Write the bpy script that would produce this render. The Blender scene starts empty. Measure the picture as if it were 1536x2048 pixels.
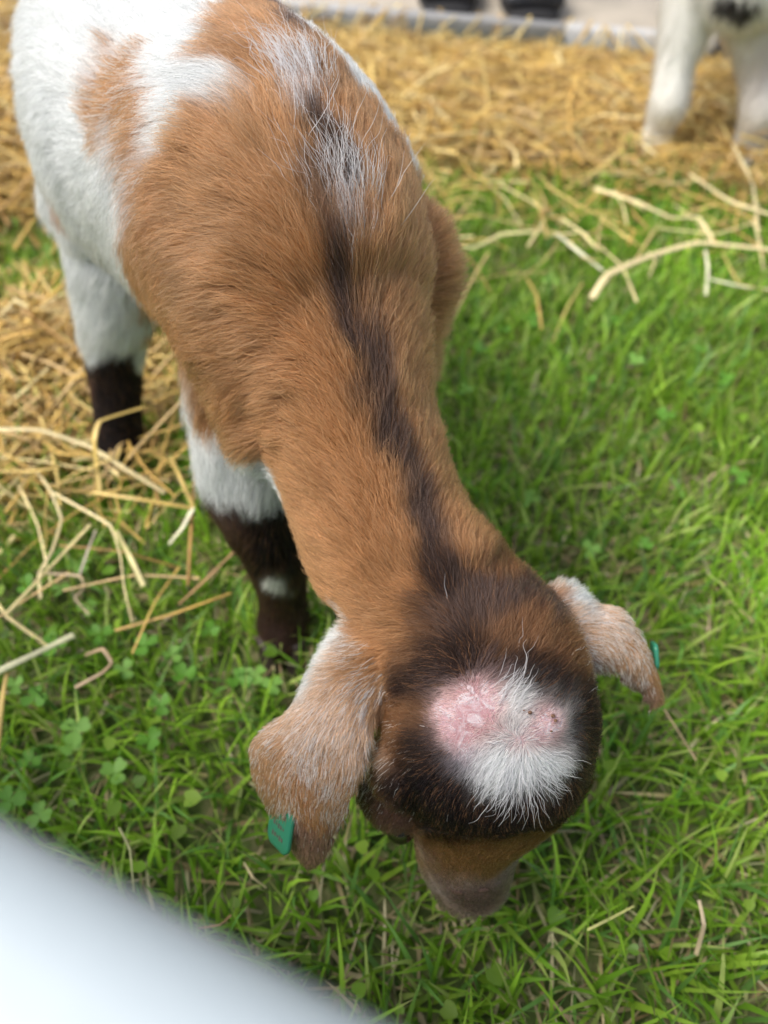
import bpy, math, random
import numpy as np
from mathutils import Vector
from mathutils.bvhtree import BVHTree
from mathutils.kdtree import KDTree

rng = np.random.default_rng(7)
random.seed(7)
SC = bpy.context.scene
HAIR_N = 420000
COL = SC.collection

# ------------------------------------------------------------------ camera, sky, sun, exposure
CAM_H, PITCH, VFOV = 0.46, math.radians(50), math.radians(67)
cd = bpy.data.cameras.new('camera'); cam = bpy.data.objects.new('camera', cd); COL.objects.link(cam)
cam.location = (0, 0, CAM_H); cam.rotation_euler = (math.pi / 2 - PITCH, 0, 0)
cd.sensor_fit = 'VERTICAL'; cd.sensor_height = 36.0
cd.lens = 18.0 / math.tan(VFOV / 2)
cd.clip_start = 0.005; cd.clip_end = 400
cd.dof.use_dof = True; cd.dof.focus_distance = 0.292; cd.dof.aperture_fstop = 6.0
SC.camera = cam
SUN_EL, SUN_AZ = math.radians(58), math.radians(-102)   # azimuth from +Y, towards +X
w = bpy.data.worlds.new('World'); SC.world = w; w.use_nodes = True
nt = w.node_tree; nt.nodes.clear()
sky = nt.nodes.new('ShaderNodeTexSky'); sky.sky_type = 'NISHITA'; sky.sun_disc = False
sky.sun_elevation = SUN_EL; sky.sun_rotation = SUN_AZ; sky.dust_density = 4.0; sky.air_density = 1.0; sky.ozone_density = 1.0
bg = nt.nodes.new('ShaderNodeBackground'); bg.inputs['Strength'].default_value = 0.14
wo = nt.nodes.new('ShaderNodeOutputWorld')
hs = nt.nodes.new('ShaderNodeHueSaturation'); hs.inputs['Saturation'].default_value = .55   # thin cloud: a paler sky
nt.links.new(sky.outputs[0], hs.inputs['Color']); nt.links.new(hs.outputs[0], bg.inputs[0]); nt.links.new(bg.outputs[0], wo.inputs[0])
sl = bpy.data.lights.new('sun', 'SUN'); sl.energy = 1.5; sl.angle = math.radians(30); sl.color = (1.0, 0.95, 0.88)
sun = bpy.data.objects.new('sun', sl); COL.objects.link(sun)
sd = Vector((math.cos(SUN_EL) * math.sin(SUN_AZ), math.cos(SUN_EL) * math.cos(SUN_AZ), math.sin(SUN_EL)))
sun.rotation_euler = sd.to_track_quat('Z', 'Y').to_euler(); sun.location = sd * 20
vs = SC.view_settings; vs.view_transform = 'Standard'; vs.look = 'None'; vs.exposure = 0.82; vs.gamma = 1.0; vs.use_curve_mapping = False
try:
    SC.render.engine = 'CYCLES'
    SC.cycles.max_bounces = 10; SC.cycles.diffuse_bounces = 4; SC.cycles.glossy_bounces = 4
    SC.cycles.transmission_bounces = 8; SC.cycles.transparent_max_bounces = 8
    SC.cycles_curves.shape = 'RIBBONS'; SC.cycles_curves.subdivisions = 1
except Exception as e:
    print('settings', e)

# ------------------------------------------------------------------ maths helpers
F = 1024 / math.tan(VFOV / 2)
cp, sp = math.cos(PITCH), math.sin(PITCH)
FWD = np.array([0, cp, -sp]); UP = np.array([0, sp, cp]); RIGHT = np.array([1., 0, 0]); C0 = np.array([0, 0, CAM_H])
def ray(px, py):
    return FWD + RIGHT * (px - 768) / F + UP * (1024 - py) / F
def U(px, py, D):
    """world point seen at photo pixel px,py at depth D along the view axis"""
    return C0 + ray(px, py) * D
def G(px, py, z=0.0):
    r = ray(px, py)
    return C0 + r * ((CAM_H - z) / -r[2])
def V3(x, y, z): return np.array([x, y, z], float)
def nrm(v, axis=-1):
    return v / np.maximum(np.linalg.norm(v, axis=axis, keepdims=True), 1e-9)
def hash3(i, seed=0):
    i = i.astype(np.int64)
    h = (i[..., 0] * 374761393 + i[..., 1] * 668265263 + i[..., 2] * 2147483647 + seed * 1274126177) & 0xffffffff
    h = ((h ^ (h >> 13)) * 1274126177) & 0xffffffff
    h = ((h ^ (h >> 16)) * 2246822519) & 0xffffffff
    return ((h ^ (h >> 15)) & 0xffffff) / float(0xffffff)
def vnoise(p, freq, seed=0):
    q = np.asarray(p, float) * freq
    i = np.floor(q).astype(np.int64); f = q - i; f = f * f * (3 - 2 * f)
    out = 0
    for dx in (0, 1):
        for dy in (0, 1):
            for dz in (0, 1):
                w_ = (f[..., 0] if dx else 1 - f[..., 0]) * (f[..., 1] if dy else 1 - f[..., 1]) * (f[..., 2] if dz else 1 - f[..., 2])
                out = out + w_ * hash3(i + np.array([dx, dy, dz]), seed)
    return out * 2 - 1
def vnoise3(p, freq, seed=0):
    return np.stack([vnoise(p, freq, seed + k * 17) for k in range(3)], -1)
def catmull(P, sub):
    P = np.asarray(P, float); n = len(P)
    if n < 3: 
        t = np.linspace(0, 1, sub + 1)[:, None]; return P[0] * (1 - t) + P[-1] * t
    Q = np.vstack([2 * P[0] - P[1], P, 2 * P[-1] - P[-2]]); out = []
    for i in range(n - 1):
        a, b, c, d = Q[i:i + 4]
        for k in range(sub):
            t = k / sub
            out.append(.5 * ((2 * b) + (-a + c) * t + (2 * a - 5 * b + 4 * c - d) * t * t + (-a + 3 * b - 3 * c + d) * t ** 3))
    out.append(P[-1]); return np.array(out)

# ------------------------------------------------------------------ objects and materials
def tag(o, label=None, cat=None, group=None, kind=None):
    if label: o['label'] = label
    if cat: o['category'] = cat
    if group: o['group'] = group
    if kind: o['kind'] = kind
    return o
def empty(name, loc=(0, 0, 0)):
    o = bpy.data.objects.new(name, None); o.location = tuple(loc); o.empty_display_size = .02; COL.objects.link(o); return o
def mesh_np(name, verts, faces, mat=None, colors=None, smooth=True):
    """faces: (n,k) int array or list of arrays of one width each"""
    me = bpy.data.meshes.new(name)
    if not isinstance(faces, list): faces = [faces]
    faces = [np.asarray(f, np.int32) for f in faces if len(f)]
    me.vertices.add(len(verts)); me.vertices.foreach_set('co', np.asarray(verts, np.float32).ravel())
    nl = sum(f.size for f in faces); nf = sum(len(f) for f in faces)
    me.loops.add(nl); me.loops.foreach_set('vertex_index', np.concatenate([f.ravel() for f in faces]))
    me.polygons.add(nf)
    tot = np.concatenate([np.full(len(f), f.shape[1], np.int32) for f in faces])
    me.polygons.foreach_set('loop_start', np.concatenate([[0], np.cumsum(tot)[:-1]]).astype(np.int32))
    me.update(calc_edges=True)
    if smooth: me.polygons.foreach_set('use_smooth', np.ones(nf, bool))
    if colors is not None: set_col(me, colors)
    if mat: me.materials.append(mat)
    me.update(); return me
def set_col(me, colors, name='Col'):
    a = me.color_attributes.new(name, 'FLOAT_COLOR', 'POINT')
    c = np.asarray(colors, np.float32)
    if c.ndim == 1: c = np.repeat(c[:, None], 3, 1)
    if c.shape[1] == 3: c = np.hstack([c, np.ones((len(c), 1), np.float32)])
    a.data.foreach_set('color', c.ravel())
def add(name, me, parent=None, loc=None):
    o = bpy.data.objects.new(name, me); COL.objects.link(o)
    if parent is not None:
        o.parent = parent
        if loc is None: o.location = tuple(-Vector(parent.location))      # mesh data is in world coordinates
    if loc is not None: o.location = tuple(loc)
    return o
def new_mat(name):
    m = bpy.data.materials.new(name); m.use_nodes = True
    n = m.node_tree.nodes; n.clear(); out = n.new('ShaderNodeOutputMaterial')
    return m, n, m.node_tree.links, out
def basic(name, color, rough=.7, noise=0.0, nscale=40, bump=0.0, bscale=200, attr=None, spec=.4, sub=0.0, trans=0.0, metal=0.0):
    m, n, l, out = new_mat(name)
    b = n.new('ShaderNodeBsdfPrincipled'); b.inputs['Roughness'].default_value = rough
    b.inputs['Specular IOR Level'].default_value = spec; b.inputs['Metallic'].default_value = metal
    if sub: b.inputs['Subsurface Weight'].default_value = sub; b.inputs['Subsurface Radius'].default_value = (.004, .0015, .001); b.inputs['Subsurface Scale'].default_value = 1.0
    tc = n.new('ShaderNodeTexCoord')
    if attr:
        c = n.new('ShaderNodeAttribute'); c.attribute_name = attr; src = c.outputs['Color']
    else:
        c = n.new('ShaderNodeRGB'); c.outputs[0].default_value = (*color, 1); src = c.outputs[0]
    if noise:
        t = n.new('ShaderNodeTexNoise'); t.inputs['Scale'].default_value = nscale; t.inputs['Detail'].default_value = 5
        l.new(tc.outputs['Object'], t.inputs['Vector'])
        mr = n.new('ShaderNodeMapRange'); mr.inputs['To Min'].default_value = 1 - noise; mr.inputs['To Max'].default_value = 1 + noise
        mr.inputs['From Min'].default_value = .25; mr.inputs['From Max'].default_value = .75
        l.new(t.outputs['Fac'], mr.inputs['Value'])
        mx = n.new('ShaderNodeVectorMath'); mx.operation = 'SCALE'; l.new(src, mx.inputs[0]); l.new(mr.outputs[0], mx.inputs['Scale']); src = mx.outputs[0]
    l.new(src, b.inputs['Base Color'])
    if bump:
        t2 = n.new('ShaderNodeTexNoise'); t2.inputs['Scale'].default_value = bscale; t2.inputs['Detail'].default_value = 6
        l.new(tc.outputs['Object'], t2.inputs['Vector'])
        bp = n.new('ShaderNodeBump'); bp.inputs['Strength'].default_value = bump; bp.inputs['Distance'].default_value = .002
        l.new(t2.outputs['Fac'], bp.inputs['Height']); l.new(bp.outputs[0], b.inputs['Normal'])
    sh = b.outputs[0]
    if trans:
        tr = n.new('ShaderNodeBsdfTranslucent'); l.new(src, tr.inputs['Color'])
        ms = n.new('ShaderNodeMixShader'); ms.inputs[0].default_value = trans
        l.new(sh, ms.inputs[1]); l.new(tr.outputs[0], ms.inputs[2]); sh = ms.outputs[0]
    l.new(sh, out.inputs[0]); return m

# ------------------------------------------------------------------ lofts: closed tubes with elliptical rings
class Shape:
    def __init__(s): s.v = []; s.f = []; s.n = 0
    def loft(s, rings, seg=28, sub=6, cap=.8, bow=None):
        """rings: list of (centre, a_vec, b_vec) half axes"""
        R = np.array([np.concatenate([r[0], r[1], r[2]]) for r in rings])
        R = catmull(R, sub) if len(R) > 2 else R
        B = None
        if bow is not None: B = np.interp(np.linspace(0, len(rings) - 1, len(R)), range(len(rings)), bow)
        c, a, b = R[:, :3], R[:, 3:6], R[:, 6:9]
        extra = []
        t0 = nrm(c[0] - c[1]); t1 = nrm(c[-1] - c[-2])
        def capr(i, t, order):
            r0 = min(np.linalg.norm(a[i]), np.linalg.norm(b[i])) * cap; out = []
            for ang in order:
                k = math.cos(ang); out.append((c[i] + t * r0 * math.sin(ang), a[i] * k, b[i] * k, 0 if B is None else B[i] * k))
            return out
        rr = capr(0, t0, (1.35, .95, .5)) + [(c[i], a[i], b[i], 0 if B is None else B[i]) for i in range(len(c))] + capr(-1, t1, (.5, .95, 1.35))
        th = np.arange(seg) * 2 * math.pi / seg; base = s.n
        for (cc, aa, bb, bo) in rr:
            u = np.cos(th); pts = cc + np.outer(u, aa) + np.outer(np.sin(th), bb)
            if B is not None: pts = pts + np.outer((1 - u * u) * bo, nrm(bb))
            s.v.append(pts)
        m = len(rr)
        idx = base + np.arange(m * seg).reshape(m, seg)
        A_, B_ = idx[:-1], idx[1:]
        q = np.stack([A_, np.roll(A_, -1, 1), np.roll(B_, -1, 1), B_], -1).reshape(-1, 4)
        s.v.append(np.array([rr[0][0], rr[-1][0]])); p0 = base + m * seg
        tri = [(p0, idx[0][(k + 1) % seg], idx[0][k]) for k in range(seg)] + [(p0 + 1, idx[-1][k], idx[-1][(k + 1) % seg]) for k in range(seg)]
        # orientation check
        cc, aa, bb, _ = rr[m // 2]; t = rr[min(m // 2 + 1, m - 1)][0] - rr[m // 2 - 1][0]
        flip = np.dot(np.cross(aa, bb), t) < 0
        tri = np.array(tri)
        if flip: q = q[:, ::-1]; tri = tri[:, ::-1]
        s.f.append((q, tri)); s.n += m * seg + 2
    def tube(s, st, up=(0, 0, 1), seg=24, sub=6, side=None):
        """st: list of (centre, ru, rv); ru lateral, rv along 'up'"""
        P = np.array([x[0] for x in st]); rings = []
        for i, x in enumerate(st):
            t = nrm(P[min(i + 1, len(P) - 1)] - P[max(i - 1, 0)])
            if side is not None:
                b = nrm(np.cross(side, t)); a = nrm(np.cross(t, b))
            else:
                a = nrm(np.cross(t, np.array(up, float))); b = nrm(np.cross(a, t))
            rings.append((x[0], a * x[1], b * x[2]))
        s.loft(rings, seg, sub)
    def ball(s, c, r, sc=(1, 1, 1)):
        s.loft([(c - V3(0, 0, r * sc[2] * .5), V3(r * sc[0] * .87, 0, 0), V3(0, r * sc[1] * .87, 0)), (c, V3(r * sc[0], 0, 0), V3(0, r * sc[1], 0)),
                (c + V3(0, 0, r * sc[2] * .5), V3(r * sc[0] * .87, 0, 0), V3(0, r * sc[1] * .87, 0))], 20, 3, cap=.5 * sc[2] / min(sc[0], sc[1]) / .87)
    def arrays(s):
        return np.vstack(s.v), [np.vstack([f[0] for f in s.f]), np.vstack([f[1] for f in s.f])]
def remeshed(shape, name, voxel, smooth=6):
    v, f = shape.arrays(); me = mesh_np(name + '_raw', v, f)
    o = bpy.data.objects.new(name + '_raw', me); COL.objects.link(o)
    md = o.modifiers.new('r', 'REMESH'); md.mode = 'VOXEL'; md.voxel_size = voxel; md.use_smooth_shade = True
    if smooth:
        ms = o.modifiers.new('s', 'SMOOTH'); ms.factor = .5; ms.iterations = smooth
    dg = bpy.context.evaluated_depsgraph_get()
    out = bpy.data.meshes.new_from_object(o.evaluated_get(dg))
    bpy.data.objects.remove(o); bpy.data.meshes.remove(me); out.name = name
    return out
def mesh_arrays(me):
    n = len(me.vertices); v = np.empty(n * 3, np.float32); me.vertices.foreach_get('co', v)
    me.calc_loop_triangles(); t = np.empty(len(me.loop_triangles) * 3, np.int32); me.loop_triangles.foreach_get('vertices', t)
    return v.reshape(-1, 3).astype(float), t.reshape(-1, 3)
def vertex_normals(v, t):
    fn = np.cross(v[t[:, 1]] - v[t[:, 0]], v[t[:, 2]] - v[t[:, 0]]); n = np.zeros_like(v)
    for k in range(3): np.add.at(n, t[:, k], fn)
    return nrm(n)

# ------------------------------------------------------------------ fields carried by anchor points on a coat
def blend(P, A, vals, sigma, fallback=None, fw=1e-4):
    """gaussian-weighted anchors; sigma scalar or per anchor"""
    vals = np.asarray(vals, float); out = np.empty((len(P), vals.shape[1])); sg = np.broadcast_to(np.asarray(sigma, float), (len(A),))
    for s in range(0, len(P), 20000):
        d2 = ((P[s:s + 20000, None, :] - A[None]) ** 2).sum(-1) / (sg * sg)
        m = d2.min(1, keepdims=True)
        if fallback is None:
            w_ = np.exp(-.5 * (d2 - m)); out[s:s + 20000] = w_ @ vals / w_.sum(1, keepdims=True)
        else:
            w_ = np.exp(-.5 * d2); out[s:s + 20000] = (w_ @ vals + fw * fallback[s:s + 20000]) / (w_.sum(1, keepdims=True) + fw)
    return out

def grow_hair(name, me, parent, n, color_fn, len_fn, flow_fn, mat, radius=.00011, K=6, density_fn=None, lift=.55, clump_r=.0045, clump=.72, curl=.25, seed=3, len_jit=.25, frizz=1.0):
    r = np.random.default_rng(seed)
    v, t = mesh_arrays(me); vn = vertex_normals(v, t)
    a, b, c = v[t[:, 0]], v[t[:, 1]], v[t[:, 2]]
    area = .5 * np.linalg.norm(np.cross(b - a, c - a), axis=1)
    cen = (a + b + c) / 3
    if density_fn is not None: area = area * density_fn(cen, nrm(np.cross(b - a, c - a)))
    idx = r.choice(len(t), n, p=area / area.sum())
    u1, u2 = r.random(n), r.random(n); s = u1 + u2 > 1; u1[s] = 1 - u1[s]; u2[s] = 1 - u2[s]
    w0 = 1 - u1 - u2; tt = t[idx]
    p = a[idx] * w0[:, None] + b[idx] * u1[:, None] + c[idx] * u2[:, None]
    nn = nrm(vn[tt[:, 0]] * w0[:, None] + vn[tt[:, 1]] * u1[:, None] + vn[tt[:, 2]] * u2[:, None])
    L = len_fn(p); keep = r.random(n) < np.clip(L / .0015, 0, 1); p, nn, L, w0 = p[keep], nn[keep], L[keep], w0[keep]; n = len(p)
    fl = flow_fn(p, nn)
    fl = fl + .20 * vnoise3(p, 210, seed + 77) + .28 * vnoise3(p, 70, seed) + .35 * vnoise3(p, 28, seed + 5) + .10 * frizz * r.normal(size=(n, 3))
    fl = nrm(fl - nn * (fl * nn).sum(1, keepdims=True))
    L = L * (1 + len_jit * r.normal(size=n)).clip(.35, 1.7)
    lf = (lift + .25 * vnoise(p, 90, seed + 9) + .10 * r.normal(size=n)).clip(.12, 1.2)
    sidev = np.cross(nn, fl); bend = curl * (vnoise(p, 60, seed + 2) + .5 * r.normal(size=n))
    pts = np.empty((n, K, 3)); pts[:, 0] = p - nn * .0004; cur = p.copy(); seg = L / (K - 1)
    for k in range(1, K):
        f = k / (K - 1); ang = lf * (1 - .75 * f)
        d = fl * np.cos(ang)[:, None] + nn * np.sin(ang)[:, None] + sidev * (bend * f)[:, None]
        cur = cur + nrm(d) * seg[:, None]; pts[:, k] = cur
    # clumping: tips gather on the tip of a chosen guide nearby
    ng = max(10, int(area.sum() * 0 + n / 30)); 
    # clumps by jittered cells
    cell = clump_r * (1 + .5 * vnoise(p, 40, seed + 31))
    jp = p + .35 * clump_r * vnoise3(p, 1.0 / clump_r, seed + 4)
    key = np.floor(jp / clump_r).astype(np.int64)
    hk = (key[:, 0] * 73856093) ^ (key[:, 1] * 19349663) ^ (key[:, 2] * 83492791)
    uq, inv = np.unique(hk, return_inverse=True)
    cnt = np.bincount(inv)[:, None]
    for k in range(1, K):
        m = np.stack([np.bincount(inv, pts[:, k, j]) for j in range(3)], 1) / cnt
        wgt = (clump * (k / (K - 1)) ** 1.3) * (np.clip((L - .003) / .010, .12, 1) * (.5 + .5 * r.random(n)))[:, None]
        pts[:, k] = pts[:, k] * (1 - wgt) + m[inv] * wgt
    for k in range(2, K):
        pts[:, k] += (r.normal(size=(n, 3)) * (.028 * frizz * L * k / (K - 1))[:, None])
    col = color_fn(p + (pts[:, K - 2] - p) * .75, r)
    cv = bpy.data.hair_curves.new(name); cv.add_curves([K] * n)
    cv.attributes['position'].data.foreach_set('vector', (pts.reshape(-1, 3)).astype(np.float32).ravel())
    ra = cv.attributes.get('radius') or cv.attributes.new('radius', 'FLOAT', 'POINT')
    prof = np.array([1, 1, .95, .8, .55, .2]) if K == 6 else np.linspace(1, .25, K)
    rad = (radius if np.isscalar(radius) else radius(p))
    ra.data.foreach_set('value', ((rad * np.ones(n))[:, None] * prof * (.75 + .5 * r.random(n))[:, None]).astype(np.float32).ravel())
    at = cv.attributes.new('hair_color', 'FLOAT_COLOR', 'CURVE')
    at.data.foreach_set('color', np.hstack([col, np.ones((n, 1))]).astype(np.float32).ravel())
    cv.materials.append(mat)
    o = bpy.data.objects.new(name, cv); COL.objects.link(o); o.parent = parent; o.location = tuple(-Vector(parent.location))
    return o

def fur_material():
    m, n, l, out = new_mat('fur')
    at = n.new('ShaderNodeAttribute'); at.attribute_name = 'hair_color'
    h = n.new('ShaderNodeBsdfHairPrincipled'); h.model = 'CHIANG'; h.parametrization = 'COLOR'
    h.inputs['Roughness'].default_value = .42; h.inputs['Radial Roughness'].default_value = .6; h.inputs['Coat'].default_value = 0.0
    h.inputs['Random Roughness'].default_value = .2; h.inputs['IOR'].default_value = 1.38
    l.new(at.outputs['Color'], h.inputs['Color'])
    d = n.new('ShaderNodeBsdfDiffuse'); l.new(at.outputs['Color'], d.inputs['Color'])
    ms = n.new('ShaderNodeMixShader'); ms.inputs[0].default_value = .45
    l.new(h.outputs[0], ms.inputs[1]); l.new(d.outputs[0], ms.inputs[2]); l.new(ms.outputs[0], out.inputs[0]); return m
M_FUR = fur_material()
# ------------------------------------------------------------------ setting: lawn, path, kerb
KA, KB = G(700, 50), G(1340, 105)                     # foot of the kerb, seen on the ground
kd = nrm((KB - KA) * V3(1, 1, 0)); kn = V3(-kd[1], kd[0], 0)
def lawn_z(x, y): 
    p = np.stack([x, y, np.zeros_like(x)], -1); return .006 * vnoise(p, 6, 1) + .004 * vnoise(p, 22, 2)
def build_ground():
    # one sheet reaching the horizon: fine near the camera, coarse beyond
    xs = np.concatenate([[-150, -40, -12, -4], np.linspace(-1.6, 1.6, 81), [4, 12, 40, 150]])
    ys = np.concatenate([[-150, -40, -12, -4, -1.2], np.linspace(-.5, 1.75, 70), [4, 12, 40, 150]])
    X, Y = np.meshgrid(xs, ys); near = (np.abs(X) < 1.7) & (Y > -1) & (Y < 1.8)
    Z = np.where(near, lawn_z(X, Y), 0); d = ((X - KA[0]) * kn[0] + (Y - KA[1]) * kn[1]); Z = np.where(d > -.02, -.012, Z)
    v = np.stack([X, Y, Z], -1).reshape(-1, 3); nx = len(xs); i = np.arange(len(v)).reshape(len(ys), nx)
    f = np.stack([i[:-1, :-1], i[:-1, 1:], i[1:, 1:], i[1:, :-1]], -1).reshape(-1, 4)
    m, n, l, out = new_mat('soil_and_thatch')
    b = n.new('ShaderNodeBsdfPrincipled'); b.inputs['Roughness'].default_value = .95
    tc = n.new('ShaderNodeTexCoord'); t = n.new('ShaderNodeTexNoise'); t.inputs['Scale'].default_value = 60; t.inputs['Detail'].default_value = 8
    r = n.new('ShaderNodeValToRGB'); e = r.color_ramp.elements
    e[0].position = .3; e[0].color = (.05, .07, .02, 1); e[1].position = .7; e[1].color = (.24, .21, .11, 1)
    x = r.color_ramp.elements.new(.5); x.color = (.10, .14, .035, 1)
    l.new(tc.outputs['Object'], t.inputs['Vector']); l.new(t.outputs['Fac'], r.inputs[0]); l.new(r.outputs[0], b.inputs['Base Color'])
    bp = n.new('ShaderNodeBump'); bp.inputs['Distance'].default_value = .004; l.new(t.outputs['Fac'], bp.inputs['Height']); l.new(bp.outputs[0], b.inputs['Normal']); l.new(b.outputs[0], out.inputs[0])
    tag(add('ground', mesh_np('ground', v, f, m)), kind='structure')
build_ground()
def box_along(o, x0, x1, y0, y1, z0, z1, bev=.004):
    """bevelled bar in the kerb's frame: x along, y across"""
    prof = [(y0, z0), (y0, z1 - bev), (y0 + bev * .3, z1 - bev * .3), (y0 + bev, z1), (y1 - bev, z1), (y1 - bev * .3, z1 - bev * .3), (y1, z1 - bev), (y1, z0)]
    v = []; 
    for x in (x0, x1):
        for (y, z) in prof: v.append(o + kd * x + kn * y + V3(0, 0, z))
    k = len(prof); q = [[i, i + k, (i + 1) % k + k, (i + 1) % k] for i in range(k)]
    return np.array(v), [np.array(q), np.array([[0, 1, 2, 3, 4, 5, 6, 7][::1], [15, 14, 13, 12, 11, 10, 9, 8]])]
M_KERB = basic('weathered_grey_kerb', (.42, .42, .42), .85, noise=.07, nscale=25, bump=.5, bscale=120)
kerb = empty('kerb', (float(KA[0]), float(KA[1]), 0)); kerb['kind'] = 'structure'
x = -2.35
while x < 3.0:
    v, f = box_along(KA * V3(1, 1, 0), x, x + .897, 0, .024, -.03, .0235)
    o = add('kerb_stone', mesh_np('kerb_stone', v, f, M_KERB, smooth=False), kerb); x += .90
pv = np.array([KA * V3(1, 1, 0) + kd * a + kn * b for a, b in ((-60, .020), (60, .020), (60, 60), (-60, 60))]); pv[:, 2] = .004
tag(add('path', mesh_np('path', pv, np.array([[0, 1, 2, 3]]), basic('pale_concrete_path', (.42, .37, .30), .9, noise=.15, nscale=18, bump=.4, bscale=150))), kind='structure')

# ------------------------------------------------------------------ straw density over the ground (bed, heap by the hind legs)
def straw_density(p):
    x, y = p[:, 0], p[:, 1]; q = np.stack([x, y, x * 0], -1)
    edge = .835 + .05 * vnoise(q, 5, 40) + .03 * vnoise(q, 13, 41) + np.where(x < -.25, -.04, 0) + .03 * np.clip(x, 0, 1)
    d = np.clip((y - edge) / .06, 0, 1)
    hx, hy = x + .32, y - .53
    heap = np.clip(1.25 - np.sqrt((hx / .175) ** 2 + (hy / .14) ** 2) + .25 * vnoise(q, 14, 42), 0, 1)
    front = (p[:, 0] - KA[0]) * kn[0] + (p[:, 1] - KA[1]) * kn[1] < -.06
    return np.maximum(d, heap) * front

# ------------------------------------------------------------------ grass
def blades(n, xr, yr, len_r, wid_r, seed, lie=0.0, colors=None, dens=None, cols_sel=None, K=5, zoff=0.0):
    r = np.random.default_rng(seed); p = np.zeros((n, 3)); p[:, 0] = r.uniform(*xr, n); p[:, 1] = r.uniform(*yr, n)
    # leave out what neither this view nor a step to the side would show
    keep = np.abs(p[:, 0]) < .42 + .70 * np.clip(p[:, 1], 0, 9)
    if dens is not None: keep &= r.random(n) < dens(p)
    p = p[keep]; n = len(p); p[:, 2] = lawn_z(p[:, 0], p[:, 1]) - .002 + zoff
    az = r.uniform(0, 2 * math.pi, n); 
    g = vnoise(p, 9, seed + 1); L = r.uniform(*len_r, n) * (1 + .25 * g); W = r.uniform(*wid_r, n)
    tilt0 = np.abs(r.normal(.25, .3, n)) + lie; bend = r.uniform(.2, 1.4, n)
    dirh = np.stack([np.cos(az), np.sin(az), az * 0], -1); az2 = az + r.normal(0, .5, n) + math.pi / 2
    side = np.stack([np.cos(az2), np.sin(az2), r.normal(0, .2, n)], -1); side = nrm(side)
    verts = np.empty((n, K, 2, 3)); cur = p.copy(); yaw = r.normal(0, .35, n)
    for k in range(K):
        f = k / (K - 1)
        wv = W * (1 - f ** 2.2) * (.65 + .35 * min(1, f * 4)) + .00012
        fold = nrm(np.cross(side, dirh)) * (wv * .25)[:, None]
        verts[:, k, 0] = cur - side * (wv / 2)[:, None]; verts[:, k, 1] = cur + side * (wv / 2)[:, None]
        ang = np.clip(tilt0 + bend * f, 0, 1.75)
        a2 = az + yaw * f; dh = np.stack([np.cos(a2), np.sin(a2), a2 * 0], -1)
        cur = cur + (dh * np.sin(ang)[:, None] + V3(0, 0, 1) * np.cos(ang)[:, None]) * (L / (K - 1))[:, None]
        cur[:, 2] = np.maximum(cur[:, 2], .002)
    pal = np.array(colors); ci = r.choice(len(pal), n, p=cols_sel); c = pal[ci] * (1 + .22 * r.normal(size=(n, 1))).clip(.5, 1.6)
    c = c * (1 + .30 * vnoise(p, 7, 77))[:, None]
    cc = np.repeat(c[:, None, :], K * 2, 1)
    # pale worn tips on some blades, paler sheath at the foot
    tipm = (r.random(n) < .22)[:, None, None] * (np.arange(K * 2) >= K * 2 - 2)[None, :, None]
    cc = np.where(tipm, np.array([.42, .34, .16]), cc)
    i = np.arange(n * K * 2).reshape(n, K, 2)
    q = np.stack([i[:, :-1, 0], i[:, :-1, 1], i[:, 1:, 1], i[:, 1:, 0]], -1).reshape(-1, 4)
    return verts.reshape(-1, 3), q, cc.reshape(-1, 3)
M_GRASS = basic('grass_blades', (0, 0, 0), .42, attr='Col', trans=.45, spec=.45)
M_STRAW = basic('straw', (0, 0, 0), .45, attr='Col', spec=.5, noise=.15, nscale=160, trans=.12)
GREENS = [(.28, .49, .04), (.37, .58, .06), (.19, .38, .03), (.50, .62, .16), (.19, .39, .08)]
def less_straw(p): return 1 - .85 * straw_density(p)
v, q, c = blades(84000, (-1.05, 1.15), (-.25, .98), (.022, .058), (.0015, .0040), 11, colors=GREENS, dens=less_straw, cols_sel=[.3, .25, .2, .1, .15])
tag(add('grass', mesh_np('grass', v, q, M_GRASS, c, smooth=False)), kind='stuff')
v, q, c = blades(17000, (-.8, .9), (-.2, .92), (.02, .05), (.001, .0028), 12, lie=.9, colors=[(.42, .33, .17), (.30, .21, .10), (.5, .44, .26), (.28, .30, .10)], dens=less_straw, cols_sel=[.35, .25, .2, .2], zoff=.004)
tag(add('dry_grass', mesh_np('dry_grass', v, q, M_STRAW, c, smooth=False)), kind='stuff')

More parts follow.
